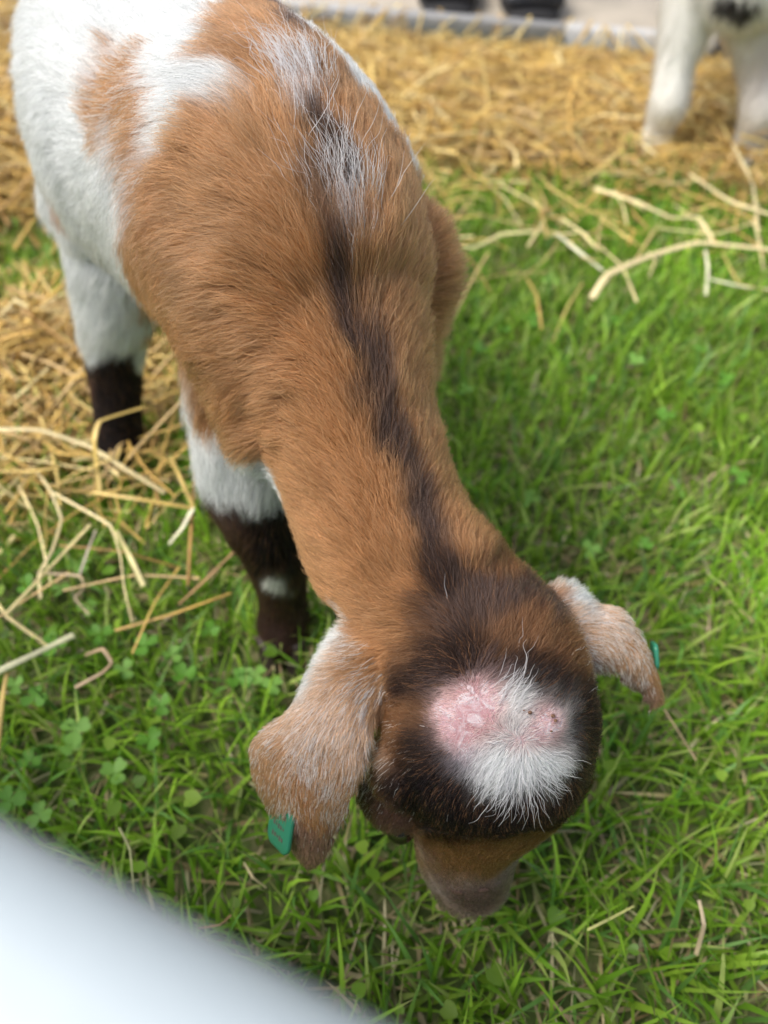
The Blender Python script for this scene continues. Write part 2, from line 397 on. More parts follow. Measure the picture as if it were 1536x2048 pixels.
# ------------------------------------------------------------------ straw
def straw_mesh(paths, widths, cols, seg=6, flat=.24, sub=3):
    """flattened hollow-looking stems along 3D polylines"""
    V, Q, C, n0 = [], [], [], 0; th = np.arange(seg) * 2 * math.pi / seg
    for P, w_, c in zip(paths, widths, cols):
        P = np.asarray(P, float)
        if len(P) > 2:                                  # stiff pieces between sharp kinks
            S1 = catmull(P, sub); L1 = np.vstack([P[i] * (1 - t) + P[i + 1] * t for i in range(len(P) - 1) for t in [k / sub for k in range(sub)]] + [P[-1:]]); P = S1 * .35 + L1 * .65
        t = np.gradient(P, axis=0); t = nrm(t); up = V3(0, 0, 1) + .3 * rng.normal(size=3)
        a = nrm(np.cross(t, up)); b = np.cross(a, t); m = len(P)
        wj = w_ * (1 + .12 * np.sin(np.linspace(0, 5, m) + rng.uniform(0, 6)))[:, None, None]
        ring = P[:, None] + a[:, None] * np.cos(th)[None, :, None] * wj * .5 + b[:, None] * np.sin(th)[None, :, None] * wj * .5 * flat
        V.append(ring.reshape(-1, 3)); i = n0 + np.arange(m * seg).reshape(m, seg)
        Q.append(np.stack([i[:-1], np.roll(i[:-1], -1, 1), np.roll(i[1:], -1, 1), i[1:]], -1).reshape(-1, 4)); n0 += m * seg
        cc = np.array(c) * (1 + .15 * np.sin(np.linspace(0, 9, m) + rng.uniform(0, 6)))[:, None]
        C.append(np.repeat(cc, seg, 0))
    return np.vstack(V), np.vstack(Q), np.vstack(C)
SC_COL = np.array([(.68, .46, .13), (.60, .38, .10), (.78, .58, .20), (.42, .25, .08), (.64, .45, .20), (.86, .72, .36)])
def straw_bulk(n, xr, yr, seed, len_r=(.05, .18), dens=straw_density, zmax=.05, w_r=(.0016, .0052), K=5):
    r = np.random.default_rng(seed); p = np.zeros((n, 3)); p[:, 0] = r.uniform(*xr, n); p[:, 1] = r.uniform(*yr, n)
    d = dens(p); k_ = (r.random(n) < d) & (np.abs(p[:, 0]) < .25 + .75 * p[:, 1]); p = p[k_]; d = d[k_]; n = len(p)
    az = r.uniform(0, 2 * math.pi, n); L = r.uniform(*len_r, n); q0 = np.stack([p[:, 0], p[:, 1], p[:, 0] * 0], -1)
    kdist = (KA[0] - p[:, 0]) * kn[0] + (KA[1] - p[:, 1]) * kn[1]
    hz = .008 + (zmax * r.random(n) ** .8) * d * np.clip(.03 + kdist / .62, .03, 1) * (.75 + .5 * vnoise(q0, 7, 44)); bendy = r.normal(0, .5, n); el = r.normal(0, .28, n) * np.clip(.02 + kdist / .5, .02, 1)
    pts = np.empty((n, K, 3)); 
    for k in range(K):
        s = (k / (K - 1) - .5); a = az + bendy * s
        pts[:, k, 0] = p[:, 0] + np.cos(a) * L * s; pts[:, k, 1] = p[:, 1] + np.sin(a) * L * s
        pts[:, k, 2] = hz + el * L * s + r.normal(0, .003, n) - .03 * L * (2 * s) ** 2
    pts[..., 2] = np.maximum(pts[..., 2], .004)
    ke = (pts[..., 0] - KA[0]) * kn[0] + (pts[..., 1] - KA[1]) * kn[1]; pts[..., 2] = np.where(ke > -.006, np.maximum(pts[..., 2], .026), pts[..., 2])
    W = r.uniform(*w_r, n); ci = r.choice(6, n, p=[.25, .22, .18, .12, .15, .08]); c = SC_COL[ci] * (1 + .15 * r.normal(size=(n, 1))).clip(.5, 1.4)
    seg = 4; th = np.arange(seg) * math.pi / 2
    t = nrm(np.gradient(pts, axis=1)); a = nrm(np.cross(t, nrm(V3(0, 0, 1) + .5 * r.normal(size=(n, 1, 3))))); b = np.cross(a, t)
    ring = pts[:, :, None] + (a[:, :, None] * np.cos(th)[None, None, :, None] + b[:, :, None] * np.sin(th)[None, None, :, None] * .4) * (W / 2)[:, None, None, None]
    i = np.arange(n * K * seg).reshape(n, K, seg)
    q = np.stack([i[:, :-1], np.roll(i[:, :-1], -1, 2), np.roll(i[:, 1:], -1, 2), i[:, 1:]], -1).reshape(-1, 4)
    return ring.reshape(-1, 3), q, np.repeat(c, K * seg, 0)
v1 = straw_bulk(26000, (-1.3, 1.5), (.74, 1.62), 21, len_r=(.07, .22), zmax=.045, w_r=(.0014, .0044))
tag(add('straw_bed', mesh_np('straw_bed', v1[0], v1[1], M_STRAW, v1[2])), kind='stuff')
v2 = straw_bulk(6500, (-.65, -.1), (.34, .76), 22, len_r=(.04, .13), zmax=.04, w_r=(.0014, .0042))
v3 = straw_bulk(1500, (-1.0, 1.2), (.66, .92), 23, len_r=(.04, .14), dens=lambda p: np.clip((p[:, 1] - .70) / .16, 0, 1) ** 1.5 * (.5 + .9 * vnoise(p * V3(1, 1, 0), 8, 12)).clip(0, 1), zmax=.03, w_r=(.0012, .0036))
v3[0][:, 2] += .022
tag(add('straw_scatter', mesh_np('straw_scatter', v3[0], v3[1], M_STRAW, v3[2])), kind='stuff')
hv = straw_bulk(900, (-.42, -.08), (.34, .60), 24, len_r=(.05, .14), dens=lambda p: np.clip(1.15 - np.hypot((p[:, 0] + .225) / .085, (p[:, 1] - .43) / .075), 0, .6), zmax=.035, w_r=(.0012, .0030))
hv[0][:, 2] += .020
tag(add('loose_straw', mesh_np('loose_straw', hv[0], hv[1], M_STRAW, hv[2])), kind='stuff')
tag(add('straw_heap', mesh_np('straw_heap', v2[0], v2[1], M_STRAW, v2[2])), kind='stuff')
# ------------------------------------------------------------------ the piebald kid in front
SHR = float(1.0)
def leg(S, pts):
    S.tube([(V3(*p[:3]), p[3], p[3] * (p[4] if len(p) > 4 else 1.1)) for p in pts], up=(0, 1, 0), seg=20, sub=5)
g = Shape()
bd = .007; nk = .004; hd = .0025
g.ball(U(803, 545, .385), .028, (.9, .8, 1.25))                                 # far shoulder blade
g.tube([(V3(-.036, .272, .208), .046 - bd, .050 - bd), (V3(-.038, .308, .243), .064 - bd, .076 - bd), (V3(-.052, .35, .260), .074 - bd, .086 - bd),
        (V3(-.085, .41, .256), .079 - bd, .090 - bd), (V3(-.122, .46, .252), .083 - bd, .091 - bd), (V3(-.148, .52, .258), .078 - bd, .086 - bd),
        (V3(-.170, .575, .258), .064 - bd, .072 - bd), (V3(-.184, .61, .258), .04 - bd, .05 - bd)], seg=36)
g.tube([(V3(-.046, .345, .262), .064, .070), (U(640, 690, .355), .050 - nk, .056 - nk), (U(686, 825, .353), .0425 - nk, .048 - nk), (U(735, 960, .352), .0395 - nk, .044 - nk),
        (U(782, 1085, .350), .0405 - nk, .042 - nk), (U(868, 1190, .346), .040 - nk, .04 - nk)], up=(0, 0, 1))
rs = math.radians(16); SD = RIGHT * math.cos(rs) + UP * math.sin(rs)
g.tube([(U(890, 1225, .346), .038 - hd, .038 - hd), (U(955, 1325, .340), .0450 - hd, .043 - hd), (U(975, 1420, .335), .0475 - hd, .0465 - hd), (U(970, 1505, .337), .0455 - hd, .044 - hd), (U(952, 1585, .345), .0362 - hd, .036 - hd),
        (U(936, 1648, .350), .0278 - hd, .031 - hd), (U(934, 1705, .356), .0240 - hd, .027 - hd), (U(940, 1750, .362), .0205 - hd, .022 - hd)], side=SD)
g.ball(U(800, 1572, .348), .0185); g.ball(V3(-.168, .475, .212), .046, (1, 1, 1.1)); g.ball(U(1105, 1545, .345), .0150); g.ball(U(826, 1528, .331), .0185); g.ball(U(1100, 1508, .329), .0175)            # brow over each eye
g.ball(U(1090, 1435, .3015), .0095, (1, 1, .8)); g.ball(U(905, 1420, .3055), .0105, (1, 1, .8))     # horn bosses under the skin
g.ball(U(925, 1762, .365), .009); g.ball(U(965, 1758, .365), .009)            # nose pad
def ear(S, rows, base):
    rings = []
    for (L, R, D, DR, th) in rows:
        l_, r_ = U(L[0], L[1], D), U(R[0], R[1], DR); a = (r_ - l_) / 2; c = (l_ + r_) / 2
        b = nrm(np.cross(a, FWD)); vv = nrm(c - C0); b = -vv + a * np.dot(vv, a) / np.dot(a, a); b = nrm(b) * th
        rings.append((c, a, b))
    S.loft(rings, seg=30, sub=5, cap=.5, bow=base)
ear(g, [((720, 1225), (830, 1370), .338, .335, .012), ((655, 1290), (780, 1400), .334, .328, .008), ((585, 1410), (752, 1440), .330, .322, .0055), ((497, 1485), (746, 1480), .336, .318, .004),
        ((510, 1575), (735, 1545), .340, .318, .0033), ((548, 1640), (712, 1610), .340, .324, .003), ((588, 1705), (682, 1670), .342, .332, .003), ((615, 1740), (655, 1725), .345, .340, .003)],
    [0, .002, .005, .009, .010, .008, .005, .002])
ear(g, [((1075, 1200), (1060, 1300), .345, .335, .012), ((1130, 1170), (1120, 1320), .346, .338, .008), ((1195, 1205), (1165, 1345), .349, .342, .005), ((1248, 1222), (1215, 1352), .352, .346, .0035),
        ((1292, 1290), (1240, 1372), .358, .350, .003), ((1312, 1345), (1268, 1392), .362, .356, .003), ((1328, 1402), (1298, 1425), .366, .362, .003)],
    [0, .002, .005, .008, .008, .006, .003])
leg(g, [(-.064, .318, .215, .034), (-.071, .305, .175, .028), (-.074, .288, .130, .0215), (-.065, .279, .085, .0175), (-.065, .276, .045, .0145), (-.066, .273, .024, .017), (-.067, .265, .012, .016)])
leg(g, [(-.004, .345, .225, .036), (-.008, .338, .175, .028), (-.014, .325, .125, .0205), (-.018, .318, .085, .0175), (-.019, .316, .045, .0145), (-.019, .312, .024, .017), (-.019, .304, .012, .016)])
leg(g, [(-.160, .520, .235, .052), (-.170, .480, .190, .044), (-.186, .460, .140, .027), (-.197, .455, .105, .0205), (-.203, .436, .055, .0165), (-.206, .424, .026, .0185), (-.207, .416, .012, .017)])
leg(g, [(-.085, .545, .235, .055), (-.080, .525, .180, .046), (-.078, .545, .135, .028), (-.078, .560, .110, .020), (-.080, .545, .055, .0165), (-.081, .535, .026, .0185), (-.081, .527, .012, .017)])
g.tube([(V3(-.188, .612, .300), .013, .013), (V3(-.200, .645, .312), .013, .011), (V3(-.212, .668, .300), .009, .007), (V3(-.218, .680, .280), .004, .004)])
body_me = remeshed(g, 'goat_kid', .0023, 8)
goat = add('goat_kid', body_me); goat.location = (-.08, .36, 0)
bv, bt = mesh_arrays(body_me)
BVH = BVHTree.FromPolygons([tuple(p) for p in bv.tolist()], bt.tolist())
def hit(px, py):
    """surface point and normal of the kid where the photo shows pixel px,py"""
    r_ = nrm(ray(px, py)); o = Vector(C0)
    loc, n_, i, d = BVH.ray_cast(o, Vector(r_), 2.0)
    if loc is None:
        best = None
        for s in np.linspace(.2, .8, 61):
            l2, n2, i2, d2 = BVH.find_nearest(Vector(C0 + r_ * s))
            if best is None or d2 < best[0]: best = (d2, l2, n2)
        loc, n_ = best[1], best[2]
    return np.array(loc), np.array(n_)
bv_local = None

T=(.44,.218,.093); TD=(.33,.17,.074); RD=(.11,.058,.045); T2=(.19,.09,.04); TL=(.50,.28,.14); D=(.022,.012,.009); M=(.080,.050,.040); MG=(.20,.115,.07); W=(.74,.76,.745); GY=(.30,.21,.17)
CR=(.60,.40,.26); CB=(.46,.26,.13); TW=(.41,.19,.07); B=(.010,.006,.006); BR=(.045,.022,.018); Z=(.25,.14,.056); ZG=(.21,.145,.125); GS=(.42,.38,.42); RS=(.30,.17,.12); PK=(.55,.36,.34); GW=(.36,.335,.32)
COLOR_PX = {
 'W': """670,60 700,110 735,165 762,215 640,25 660,35 680,75 712,125 165,460 185,500 100,440 130,480 165,430 110,390 150,390 100,20 200,20 300,20 380,15 420,20 620,15 650,50 690,95 720,140 750,190 772,235 100,120 180,90 260,60 340,50 400,40 60,220 120,230 110,330 50,300 60,380 80,460 150,250 180,300 120,540
  180,520 160,370 200,400 220,460 240,520 180,600 240,600 290,640 200,660 250,680 180,700 300,720 160,480 210,340 150,170 200,140 240,110 310,110 360,90 300,150 350,150 395,165 360,200 420,185 350,245 310,300 270,370 250,420 240,330 230,290 380,180 440,195
  340,790 350,860 380,900 420,950 470,940 520,930 540,980 470,990 430,900 510,1000
  1020,1402 1045,1405 1025,1415 1020,1440 985,1480 965,1510 990,1530 1008,1545 1030,1560 1050,1540 1085,1540 1105,1520 1080,1540 1030,1510 1060,1500 960,1545 1040,1440
  660,1265 645,1290 625,1320 605,1365 590,1395 1135,1165 1160,1185 1150,1180 1185,1222""",
 'GW': """1140,1420 1140,1455 1125,1480 1135,1500 1100,1395 1110,1480 1060,1410 1060,1470 """,
 'PK': """1075,1460 1115,1432 1085,1425 1100,1465 1055,1445 1045,1492 995,1405 995,1435 975,1360 900,1400 950,1375 985,1375 880,1420 930,1420 970,1420 900,1450 940,1455 900,1475 930,1480 960,1465 1090,1440 1075,1445 1105,1450""",
 'BT': """860,1690 900,1690 940,1692 980,1690 1020,1685""",
 'ZL': """1018,1735 1008,1760 870,1720 890,1765 935,1765""",
 'GS': """930,1510 945,1495 925,1525""",
 'T': """750,560 770,500 760,620 775,670 600,500 615,560 640,620 740,500 420,60 460,35 500,55 515,25 560,110 560,180 540,210 580,250 640,210 660,230 730,400 740,440 660,420 790,600 800,650 800,720 815,780 830,850 610,470 680,215 690,260 720,300 750,330 630,110 660,170 700,220 735,275 765,310 530,230 560,270 500,150 530,120 480,200 590,290 610,330 560,330 440,90 470,60 450,120 410,130 520,90 455,215 500,240 540,260 430,240 400,290 360,360 330,420 310,480 300,540 300,600 320,660 340,720 370,780 420,840 480,880 520,880 450,300 500,350 420,400 370,480
  480,450 540,420 400,560 460,540 530,520 580,480 380,640 440,640 500,620 560,600 600,560 400,740 460,740 520,720 580,700 630,660 460,810 520,800 580,790 640,760 550,860 600,860 660,840 710,830 580,940 640,930 700,920 750,930
  600,1020 660,1010 720,1010 780,1020 620,1100 680,1100 740,1100 790,1090 640,1180 700,1180 750,1170 680,1240 730,1250 800,1180 790,1240 760,1290 740,1330
  605,85 645,140 680,190 740,250 700,230 780,310 740,300 810,370 770,390 840,450 820,480 870,530 850,570 900,580 880,640 820,600 840,680 800,540 815,700 835,780 850,850 875,920 890,980 915,1040 930,1080 860,900
  290,240 285,290 280,340 135,425 1095,1150 620,1640 600,1600 1310,1370 1300,1320 1270,1290 1315,1405""",
 'TW': """190,250 215,275 235,300 215,120 262,150 300,330 255,340 310,250 240,165 225,190 260,240 270,210 250,200 200,170 215,230 235,140 280,370""",
 'TL': """650,1610 570,1570 1230,1300 1255,1330 1250,1260""",
 'T2': """800,1420 780,1470 840,1420 770,1510 1030,1260 1060,1240 1080,1275 1120,1290 1150,1330 1000,1275 1140,1280 850,1250 820,1300 1000,1140 960,1120 745,1545""",
 'M': """540,15 560,45 600,75 640,130 660,180 650,250 660,420 660,480 680,540 690,590 710,640 725,690 745,740 760,790 780,840 800,890 820,940 835,980 850,1020 870,1070 900,1150 950,1180 1000,1200 1050,1190 1100,1230 860,1220 900,1240 930,1200 1090,1200 980,1230 630,450 700,520 650,540 705,570 670,600 708,620 660,575 700,660 718,665 735,715 752,765 720,660 768,815 775,860 665,510 680,560""",
 'MG': """640,395""",
 'GY': """600,175 628,190 612,225 695,405 704,440""",
 'D': """620,260 650,370 660,400 650,300 640,330 640,280 630,350 860,1100 880,1130 890,1180 860,1290 900,1300 950,1290 870,1340 930,1340 990,1320 1050,1340 1100,1340 1150,1370 1170,1400 1185,1450 1180,1500 1165,1540 830,1350 800,1370 850,1390
   780,1560 800,1520 840,1490 870,1520 1110,1605 1140,1580 1160,1460 1165,1430 1152,1470 1145,1560 1162,1520 1075,1605 1030,1602 1000,1592 1060,1598 1085,1590 1020,1352 970,1335 1062,1355 1168,1400 920,1280 1080,1360 895,1525 905,1550 935,1575 955,1595 975,1620 915,1540 1175,1520 1165,1560 1150,1545 1130,1590 1105,1610 1065,1628 1020,1625 1165,1485 1120,1575 1085,1372 1130,1385 1110,1370 1155,1410 1165,1440 860,1480 850,1460 760,1560 750,1590 1000,1610 1060,1600""",
 'B': """830,1560 880,1560 920,1570 850,1620 900,1620 940,1640 1000,1640 1050,1630 900,1660 960,1660 930,1610 980,1635 880,1590 880,1668 940,1670 1000,1668 850,1650 1030,1645 820,1600 1020,1655 520,1070 500,1040 545,1060 560,1100 530,1120 580,1150 515,1140 590,1200 200,760 240,750 270,780 200,820 250,820 210,880 240,900 280,860 230,930""",
 'BR': """470,1045 485,1110 475,1080 500,1180 595,1185 612,1165 480,1170 510,1165 575,1210 545,1205 590,1160 540,1145 500,1190 520,1230 550,1240 520,1270 560,1270 600,1230 175,770 175,830""",
 'RD': """760,1610 800,1640 775,1600 820,1655""",
 'TD': """430,800 470,850 500,880 400,760 440,760 480,800 350,450 400,380 450,450 500,520 380,560 440,620 560,380 520,330 600,520 470,300 590,450 640,600 655,660 540,430 620,560 500,280 560,320 690,740 700,800 600,470 540,480""",  # darker shoulder brown; the lower-chest anchors also put shade below the neck into colour
 'RS': """650,1690 630,1720 645,1735 600,1680 820,1670""",
 'Z': """880,1712 900,1708 950,1708 990,1708 1018,1700 900,1730 950,1730 870,1730 1000,1722 960,1755 920,1758 985,1745 885,1745""",
 'ZG': """1015,1745 1000,1775 950,1785 930,1800 900,1770 960,1800 990,1790 1270,1400 1290,1420 1250,1375 1210,1350 1180,1330 1230,1360""",
 'CR': """1180,1265 1195,1285 1160,1240 1200,1250 700,1450 690,1500 720,1480 705,1530 735,1500 640,1350 620,1400 580,1430 560,1450 520,1480 500,1500 600,1440 650,1420 680,1400 640,1470 600,1490 1210,1220 1240,1240 1220,1270""",
 'CB': """530,1530 560,1510 600,1540 640,1530 670,1560 700,1580 700,1390 730,1420 520,1560 550,1600 680,1340 690,1300 740,1380 1280,1350 1290,1300 680,1620""",
 'SP': """560,1170""",
}
PALETTE = dict(W=W, GW=GW, PK=PK, T=T, TL=TL, T2=T2, M=M, MG=MG, GY=GY, D=D, B=B, BR=BR, RS=RS, Z=Z, ZG=ZG, GS=GS, TD=TD, RD=RD, BT=(.14,.075,.03), ZL=(.36,.28,.26), TW=TW, CR=CR, CB=CB, SP=(.7, .7, .66))
A_pos, A_col, A_sig, A_pink = [], [], [], []
def anchor(p, col, sig=.006, pink=0.): A_pos.append(p); A_col.append(col); A_sig.append(sig); A_pink.append(pink)
for code, txt in COLOR_PX.items():
    for s_ in txt.split():
        px, py = map(float, s_.split(',')); p, _ = hit(px, py)
        anchor(p, PALETTE[code], .006, 1. if code == 'PK' else 0.)
# markings the camera cannot see, placed on the body itself
for x, y, z, c in [(-.05, .30, .17, W), (-.05, .36, .165, W), (-.09, .42, .16, W), (-.12, .48, .16, W), (.02, .42, .18, W), (.0, .48, .22, W), (-.03, .52, .24, W), (-.08, .58, .26, W), (-.15, .62, .25, W), (-.2, .60, .22, W),
                   (-.03, .27, .19, T), (.02, .30, .22, T), (.0, .26, .19, T), (.04, .33, .24, T), (.04, .36, .28, T), (.02, .40, .31, T), (-.03, .50, .345, M), (-.10, .56, .34, M), (-.15, .60, .33, W), (-.05, .54, .33, W), (-.15, .53, .34, W), (-.01, .47, .32, T),
                   (.0, .24, .15, T), (.02, .21, .13, T), (.03, .19, .10, T), (.03, .15, .08, D), (-.0, .17, .09, T2), (.06, .16, .13, T), (-.22, .67, .31, M), (-.11, .50, .22, W), (-.08, .53, .14, W), (-.06, .33, .12, W), (-.02, .33, .14, W),
                   (-.018, .318, .09, B), (-.019, .316, .05, B), (-.019, .31, .02, BR), (-.078, .56, .10, B), (-.08, .545, .05, B), (-.081, .53, .02, B), (-.20, .45, .08, B), (-.205, .43, .03, B), (-.065, .276, .045, B), (-.066, .29, .03, B), (-.19, .47, .15, W), (-.16, .50, .13, W), (-.19, .47, .18, W), (-.20, .46, .20, W), (-.18, .45, .17, W), (-.2, .5, .2, W)]:
    q_ = BVH.find_nearest(Vector((x, y, z)))[0]; anchor(np.array(q_), c, .008)
for y_ in range(500, 1130, 16):                      # the dark stripe down the neck, tan on both sides of it
    x_ = np.interp(y_, [500, 600, 700, 800, 900, 1000, 1100, 1130], [665, 690, 722, 758, 796, 836, 876, 890]); hw = np.interp(y_, [500, 700, 1000, 1130], [34, 28, 24, 40])
    anchor(hit(x_, y_)[0], PALETTE['M'], .0052)
    if (y_ // 16) % 2 and y_ < 1080: anchor(hit(x_ - hw - 26, y_)[0], PALETTE['T'], .006); anchor(hit(x_ + hw + 22, y_)[0], PALETTE['T'], .006)
A_pos = np.array(A_pos); A_col = np.array(A_col); A_pink = np.array(A_pink)
A_spk = np.array([1. if tuple(c) == GY else (.22 if tuple(c) == MG else .6 if tuple(c) == TW else .5 if tuple(c) == CB else (.35 if tuple(c) == CR else 0.)) for c in A_col.tolist()])
headc = U(975, 1420, .335)
def warp(P):
    hd_ = np.clip((np.linalg.norm(P - headc, axis=1) - .06) / .05, 0, 1)[:, None]
    return P + (.0025 + .0045 * hd_) * vnoise3(P, 75, 50) + .0018 * vnoise3(P, 260, 60)
def coat_raw(P, sig=.0042):
    a = np.hstack([A_col, A_pink[:, None], A_spk[:, None]]); return blend(warp(P), A_pos, a, sig)
def coat(P, r):
    cr = coat_raw(P); c = cr[:, :3]; n = len(P); lum = c.mean(1)
    # single pale and dark hairs through the coat; rufous tips over the dark poll
    k = r.random(n); f = np.ones(n); f = np.where(k < .12, 1.35, f); f = np.where(k > .85, .62, f)
    dark = np.clip((.18 - lum) / .15, 0, 1)
    c = c * (f * (1 + .12 * r.normal(size=n)).clip(.6, 1.5))[:, None]
    c = np.where((r.random(n) < .11 * dark)[:, None], c * .3 + np.array([.20, .09, .04]) * .75, c)
    c = c * (1 + .16 * vnoise(P, 120, 91))[:, None]
    wk = cr[:, 4] * (.4 + .6 * vnoise(P, 220, 33)); c = np.where((r.random(n) < wk)[:, None], np.array([.70, .68, .68]) * (1 + .08 * r.normal(size=(n, 1))), c)
    earm = np.exp(-((P - U(630, 1520, .33)) ** 2).sum(1) / .021 ** 2) + np.exp(-((P - U(1230, 1290, .35)) ** 2).sum(1) / .02 ** 2)
    c = np.where((r.random(n) < .55 * earm)[:, None], c * .2 + np.array([.84, .81, .78]) * .8, c)
    return np.clip(c, .004, .93)
# hair length, mm, at places on the coat
LEN = [(940,1400,0),(960,1390,0),(890,1435,0),(955,1430,0),(200,100,20),(100,300,18),(100,500,18),(250,600,20),(400,300,22),(400,500,22),(350,700,20),(500,800,16),(600,300,18),(740,200,10),(765,280,10),(700,120,10),(830,400,11),(660,60,12),(600,150,16),(620,200,15),(700,400,16),(480,80,14),(650,500,26),(800,450,18),(880,600,16),(700,700,20),(620,800,17),
 (760,850,18),(600,950,13),(720,950,14),(850,900,11),(650,1080,12),(800,1050,14),(900,1030,9),(880,1130,15),(680,1200,10),(950,1200,14),(850,1280,12),(1050,1180,12),(1050,1260,13),(1130,1230,9),(750,1330,9),(1000,1320,10),(800,1400,10),(1130,1360,9),
 (1180,1450,7),(820,1500,8),(780,1560,6),(900,1560,7),(950,1640,4),(1050,1620,5),(900,1665,3.5),(1000,1675,3),(1000,1700,2.5),(900,1705,2.5),(940,1780,1.5),(1000,1770,2),(650,1300,7),(600,1430,4),(500,1500,2.5),(520,1550,3),(640,1500,5.5),(700,1500,7),(640,1600,5),(640,1690,3),(640,1740,2),
 (1180,1230,6),(1240,1280,5),(1290,1350,4),(1315,1410,2.5),(1015,1395,6),(1010,1440,6),(980,1500,7),(1010,1560,9),(1050,1520,9),(1100,1530,10),(1140,1500,9),(1080,1580,9),(1130,1400,4),(1135,1450,3.5),(1060,1405,5),(1075,1455,.8),(1115,1435,1),(1050,1445,1.5),(1045,1490,2),(1100,1462,1),(995,1405,.6),(990,1435,1),(1120,1480,4),
 (900,1400,0),(950,1375,.6),(985,1385,0),(880,1420,0),(930,1420,0),(970,1420,0),(900,1450,0),(940,1455,0),(900,1475,0),(930,1480,.5),(960,1465,1.2),(865,1430,3),(1090,1440,.8),(1105,1455,1),(930,1510,1),(945,1495,1),(925,1525,2),(905,1530,6),(1085,1370,9),(1062,1425,2),
 (380,880,20),(470,960,20),(520,1050,9),(540,1150,6),(560,1180,8),(530,1240,5),(230,700,14),(230,800,7),(230,900,5),(180,650,20)]
L_pos, L_val, L_sig = [], [], []
for px, py, l_ in LEN:
    L_pos.append(hit(px, py)[0]); L_val.append(l_ * .001); 
for x, y, z, l_ in [(-.05,.36,.16,20),(0,.45,.22,20),(-.15,.6,.25,20),(-.1,.5,.16,16),(-.06,.33,.12,10),(-.02,.318,.09,6),(-.08,.55,.08,6),(.03,.19,.10,10),(.02,.15,.07,6),(-.2,.44,.06,6),(-.2,.46,.10,7),(.05,.35,.25,14),(-.21,.66,.30,25),(-.02,.31,.03,4),(-.08,.53,.03,4)]:
    L_pos.append(np.array(BVH.find_nearest(Vector((x, y, z)))[0])); L_val.append(l_ * .001)
L_pos = np.array(L_pos); L_val = np.array(L_val)[:, None]
L_d = np.sqrt(((L_pos[:, None] - L_pos[None]) ** 2).sum(-1)); np.fill_diagonal(L_d, 9); L_sig = np.clip(L_d.min(1) * .55, .003, .03)
def hair_len(P): return blend(P + .002 * vnoise3(P, 120, 71), L_pos, L_val, L_sig)[:, 0]
# the way the coat lies: arrows (from, towards) as the hair runs in the photograph
FLOW = [(200,150,150,80),(100,300,60,320),(250,400,170,440),(100,500,60,540),(250,600,200,660),(450,250,380,270),(400,400,330,430),(350,600,280,650),(500,450,430,440),(430,700,370,750),(560,330,540,260),(600,230,585,150),(640,330,625,250),
 (700,430,670,350),(650,480,620,410),(580,480,520,440),(520,650,440,670),(620,620,570,580),(700,640,680,570),(480,800,430,860),(570,750,500,760),(650,760,600,710),(720,740,700,680),(770,820,755,750),(800,560,820,500),(820,420,840,380),(880,580,905,560),(850,650,880,680),
 (560,900,520,915),(620,900,560,890),(700,900,660,850),(830,850,850,800),(600,1050,555,1060),(680,1050,630,1020),(760,1000,730,940),(850,980,840,900),(900,1000,925,960),(640,1180,600,1190),(720,1150,670,1130),(840,1120,820,1060),(900,1120,895,1060),(930,1060,955,1030),
 (850,1220,780,1190),(950,1200,940,1130),(1050,1180,1080,1120),(1100,1200,1150,1160),(780,1280,710,1290),(900,1290,840,1270),(980,1300,970,1240),(1060,1280,1080,1220),(1120,1300,1170,1290),(720,1330,670,1370),(830,1390,780,1420),(780,1450,740,1500),(850,1450,830,1420),(1100,1350,1130,1300),(1160,1400,1190,1380),
 (660,1310,610,1350),(620,1400,570,1450),(560,1470,500,1500),(680,1430,650,1500),(700,1500,690,1570),(620,1520,600,1590),(540,1540,550,1600),(660,1600,655,1670),(640,1680,640,1740),(1170,1210,1220,1220),(1220,1250,1270,1290),(1280,1320,1310,1380),(1210,1310,1260,1340),
 (1010,1400,1060,1370),(1000,1370,1050,1350),(1020,1430,1070,1420),(1040,1490,1030,1440),(1000,1460,960,1440),(985,1500,950,1540),(1010,1530,990,1590),(1045,1515,1045,1600),(1080,1520,1110,1580),(1110,1500,1160,1530),(1130,1480,1180,1480),(1000,1560,970,1590),(1110,1470,1150,1450),(1100,1410,1130,1390),
 (850,1520,800,1560),(900,1560,880,1620),(780,1560,740,1600),(950,1620,950,1680),(1050,1610,1070,1650),(1160,1500,1185,1510),(900,1640,890,1700),(940,1700,930,1650),(990,1700,1000,1650),
 (380,860,350,930),(470,940,450,1020),(530,950,530,1020),(530,1100,530,1160),(540,1220,545,1260),(230,780,230,840),(240,900,240,930),(180,650,170,720)]
F_pos, F_vec = [], []
for x0, y0, x1, y1 in FLOW:
    p0, n0 = hit(x0, y0); d_ = RIGHT * (x1 - x0) - UP * (y1 - y0); d_ = d_ - n0 * np.dot(d_, n0) - 0; 
    vd = nrm(p0 - C0); d0 = RIGHT * (x1 - x0) - UP * (y1 - y0); d0 = d0 - vd * np.dot(d0, vd)
    # slide the image direction along the view ray until it lies in the surface
    dn = np.dot(vd, n0); d0 = d0 - vd * (np.dot(d0, n0) / dn if abs(dn) > .35 else 0)
    F_pos.append(p0); F_vec.append(nrm(d0 - n0 * np.dot(d0, n0)))
F_pos = np.array(F_pos); F_vec = np.array(F_vec)
AX = np.array([(.03,.10,.06),(.03,.15,.15),(.0,.19,.17),(-.03,.25,.21),(-.036,.30,.252),(-.05,.35,.26),(-.085,.42,.256),(-.12,.47,.256),(-.16,.55,.26),(-.2,.65,.3)])
AXT = nrm(np.gradient(AX, axis=0))
def base_flow(P):
    d2 = ((P[:, None] - AX[None]) ** 2).sum(-1); w_ = np.exp(-d2 / .05 ** 2); return nrm(w_ @ AXT) * .6 + V3(0, 0, -1) * .7
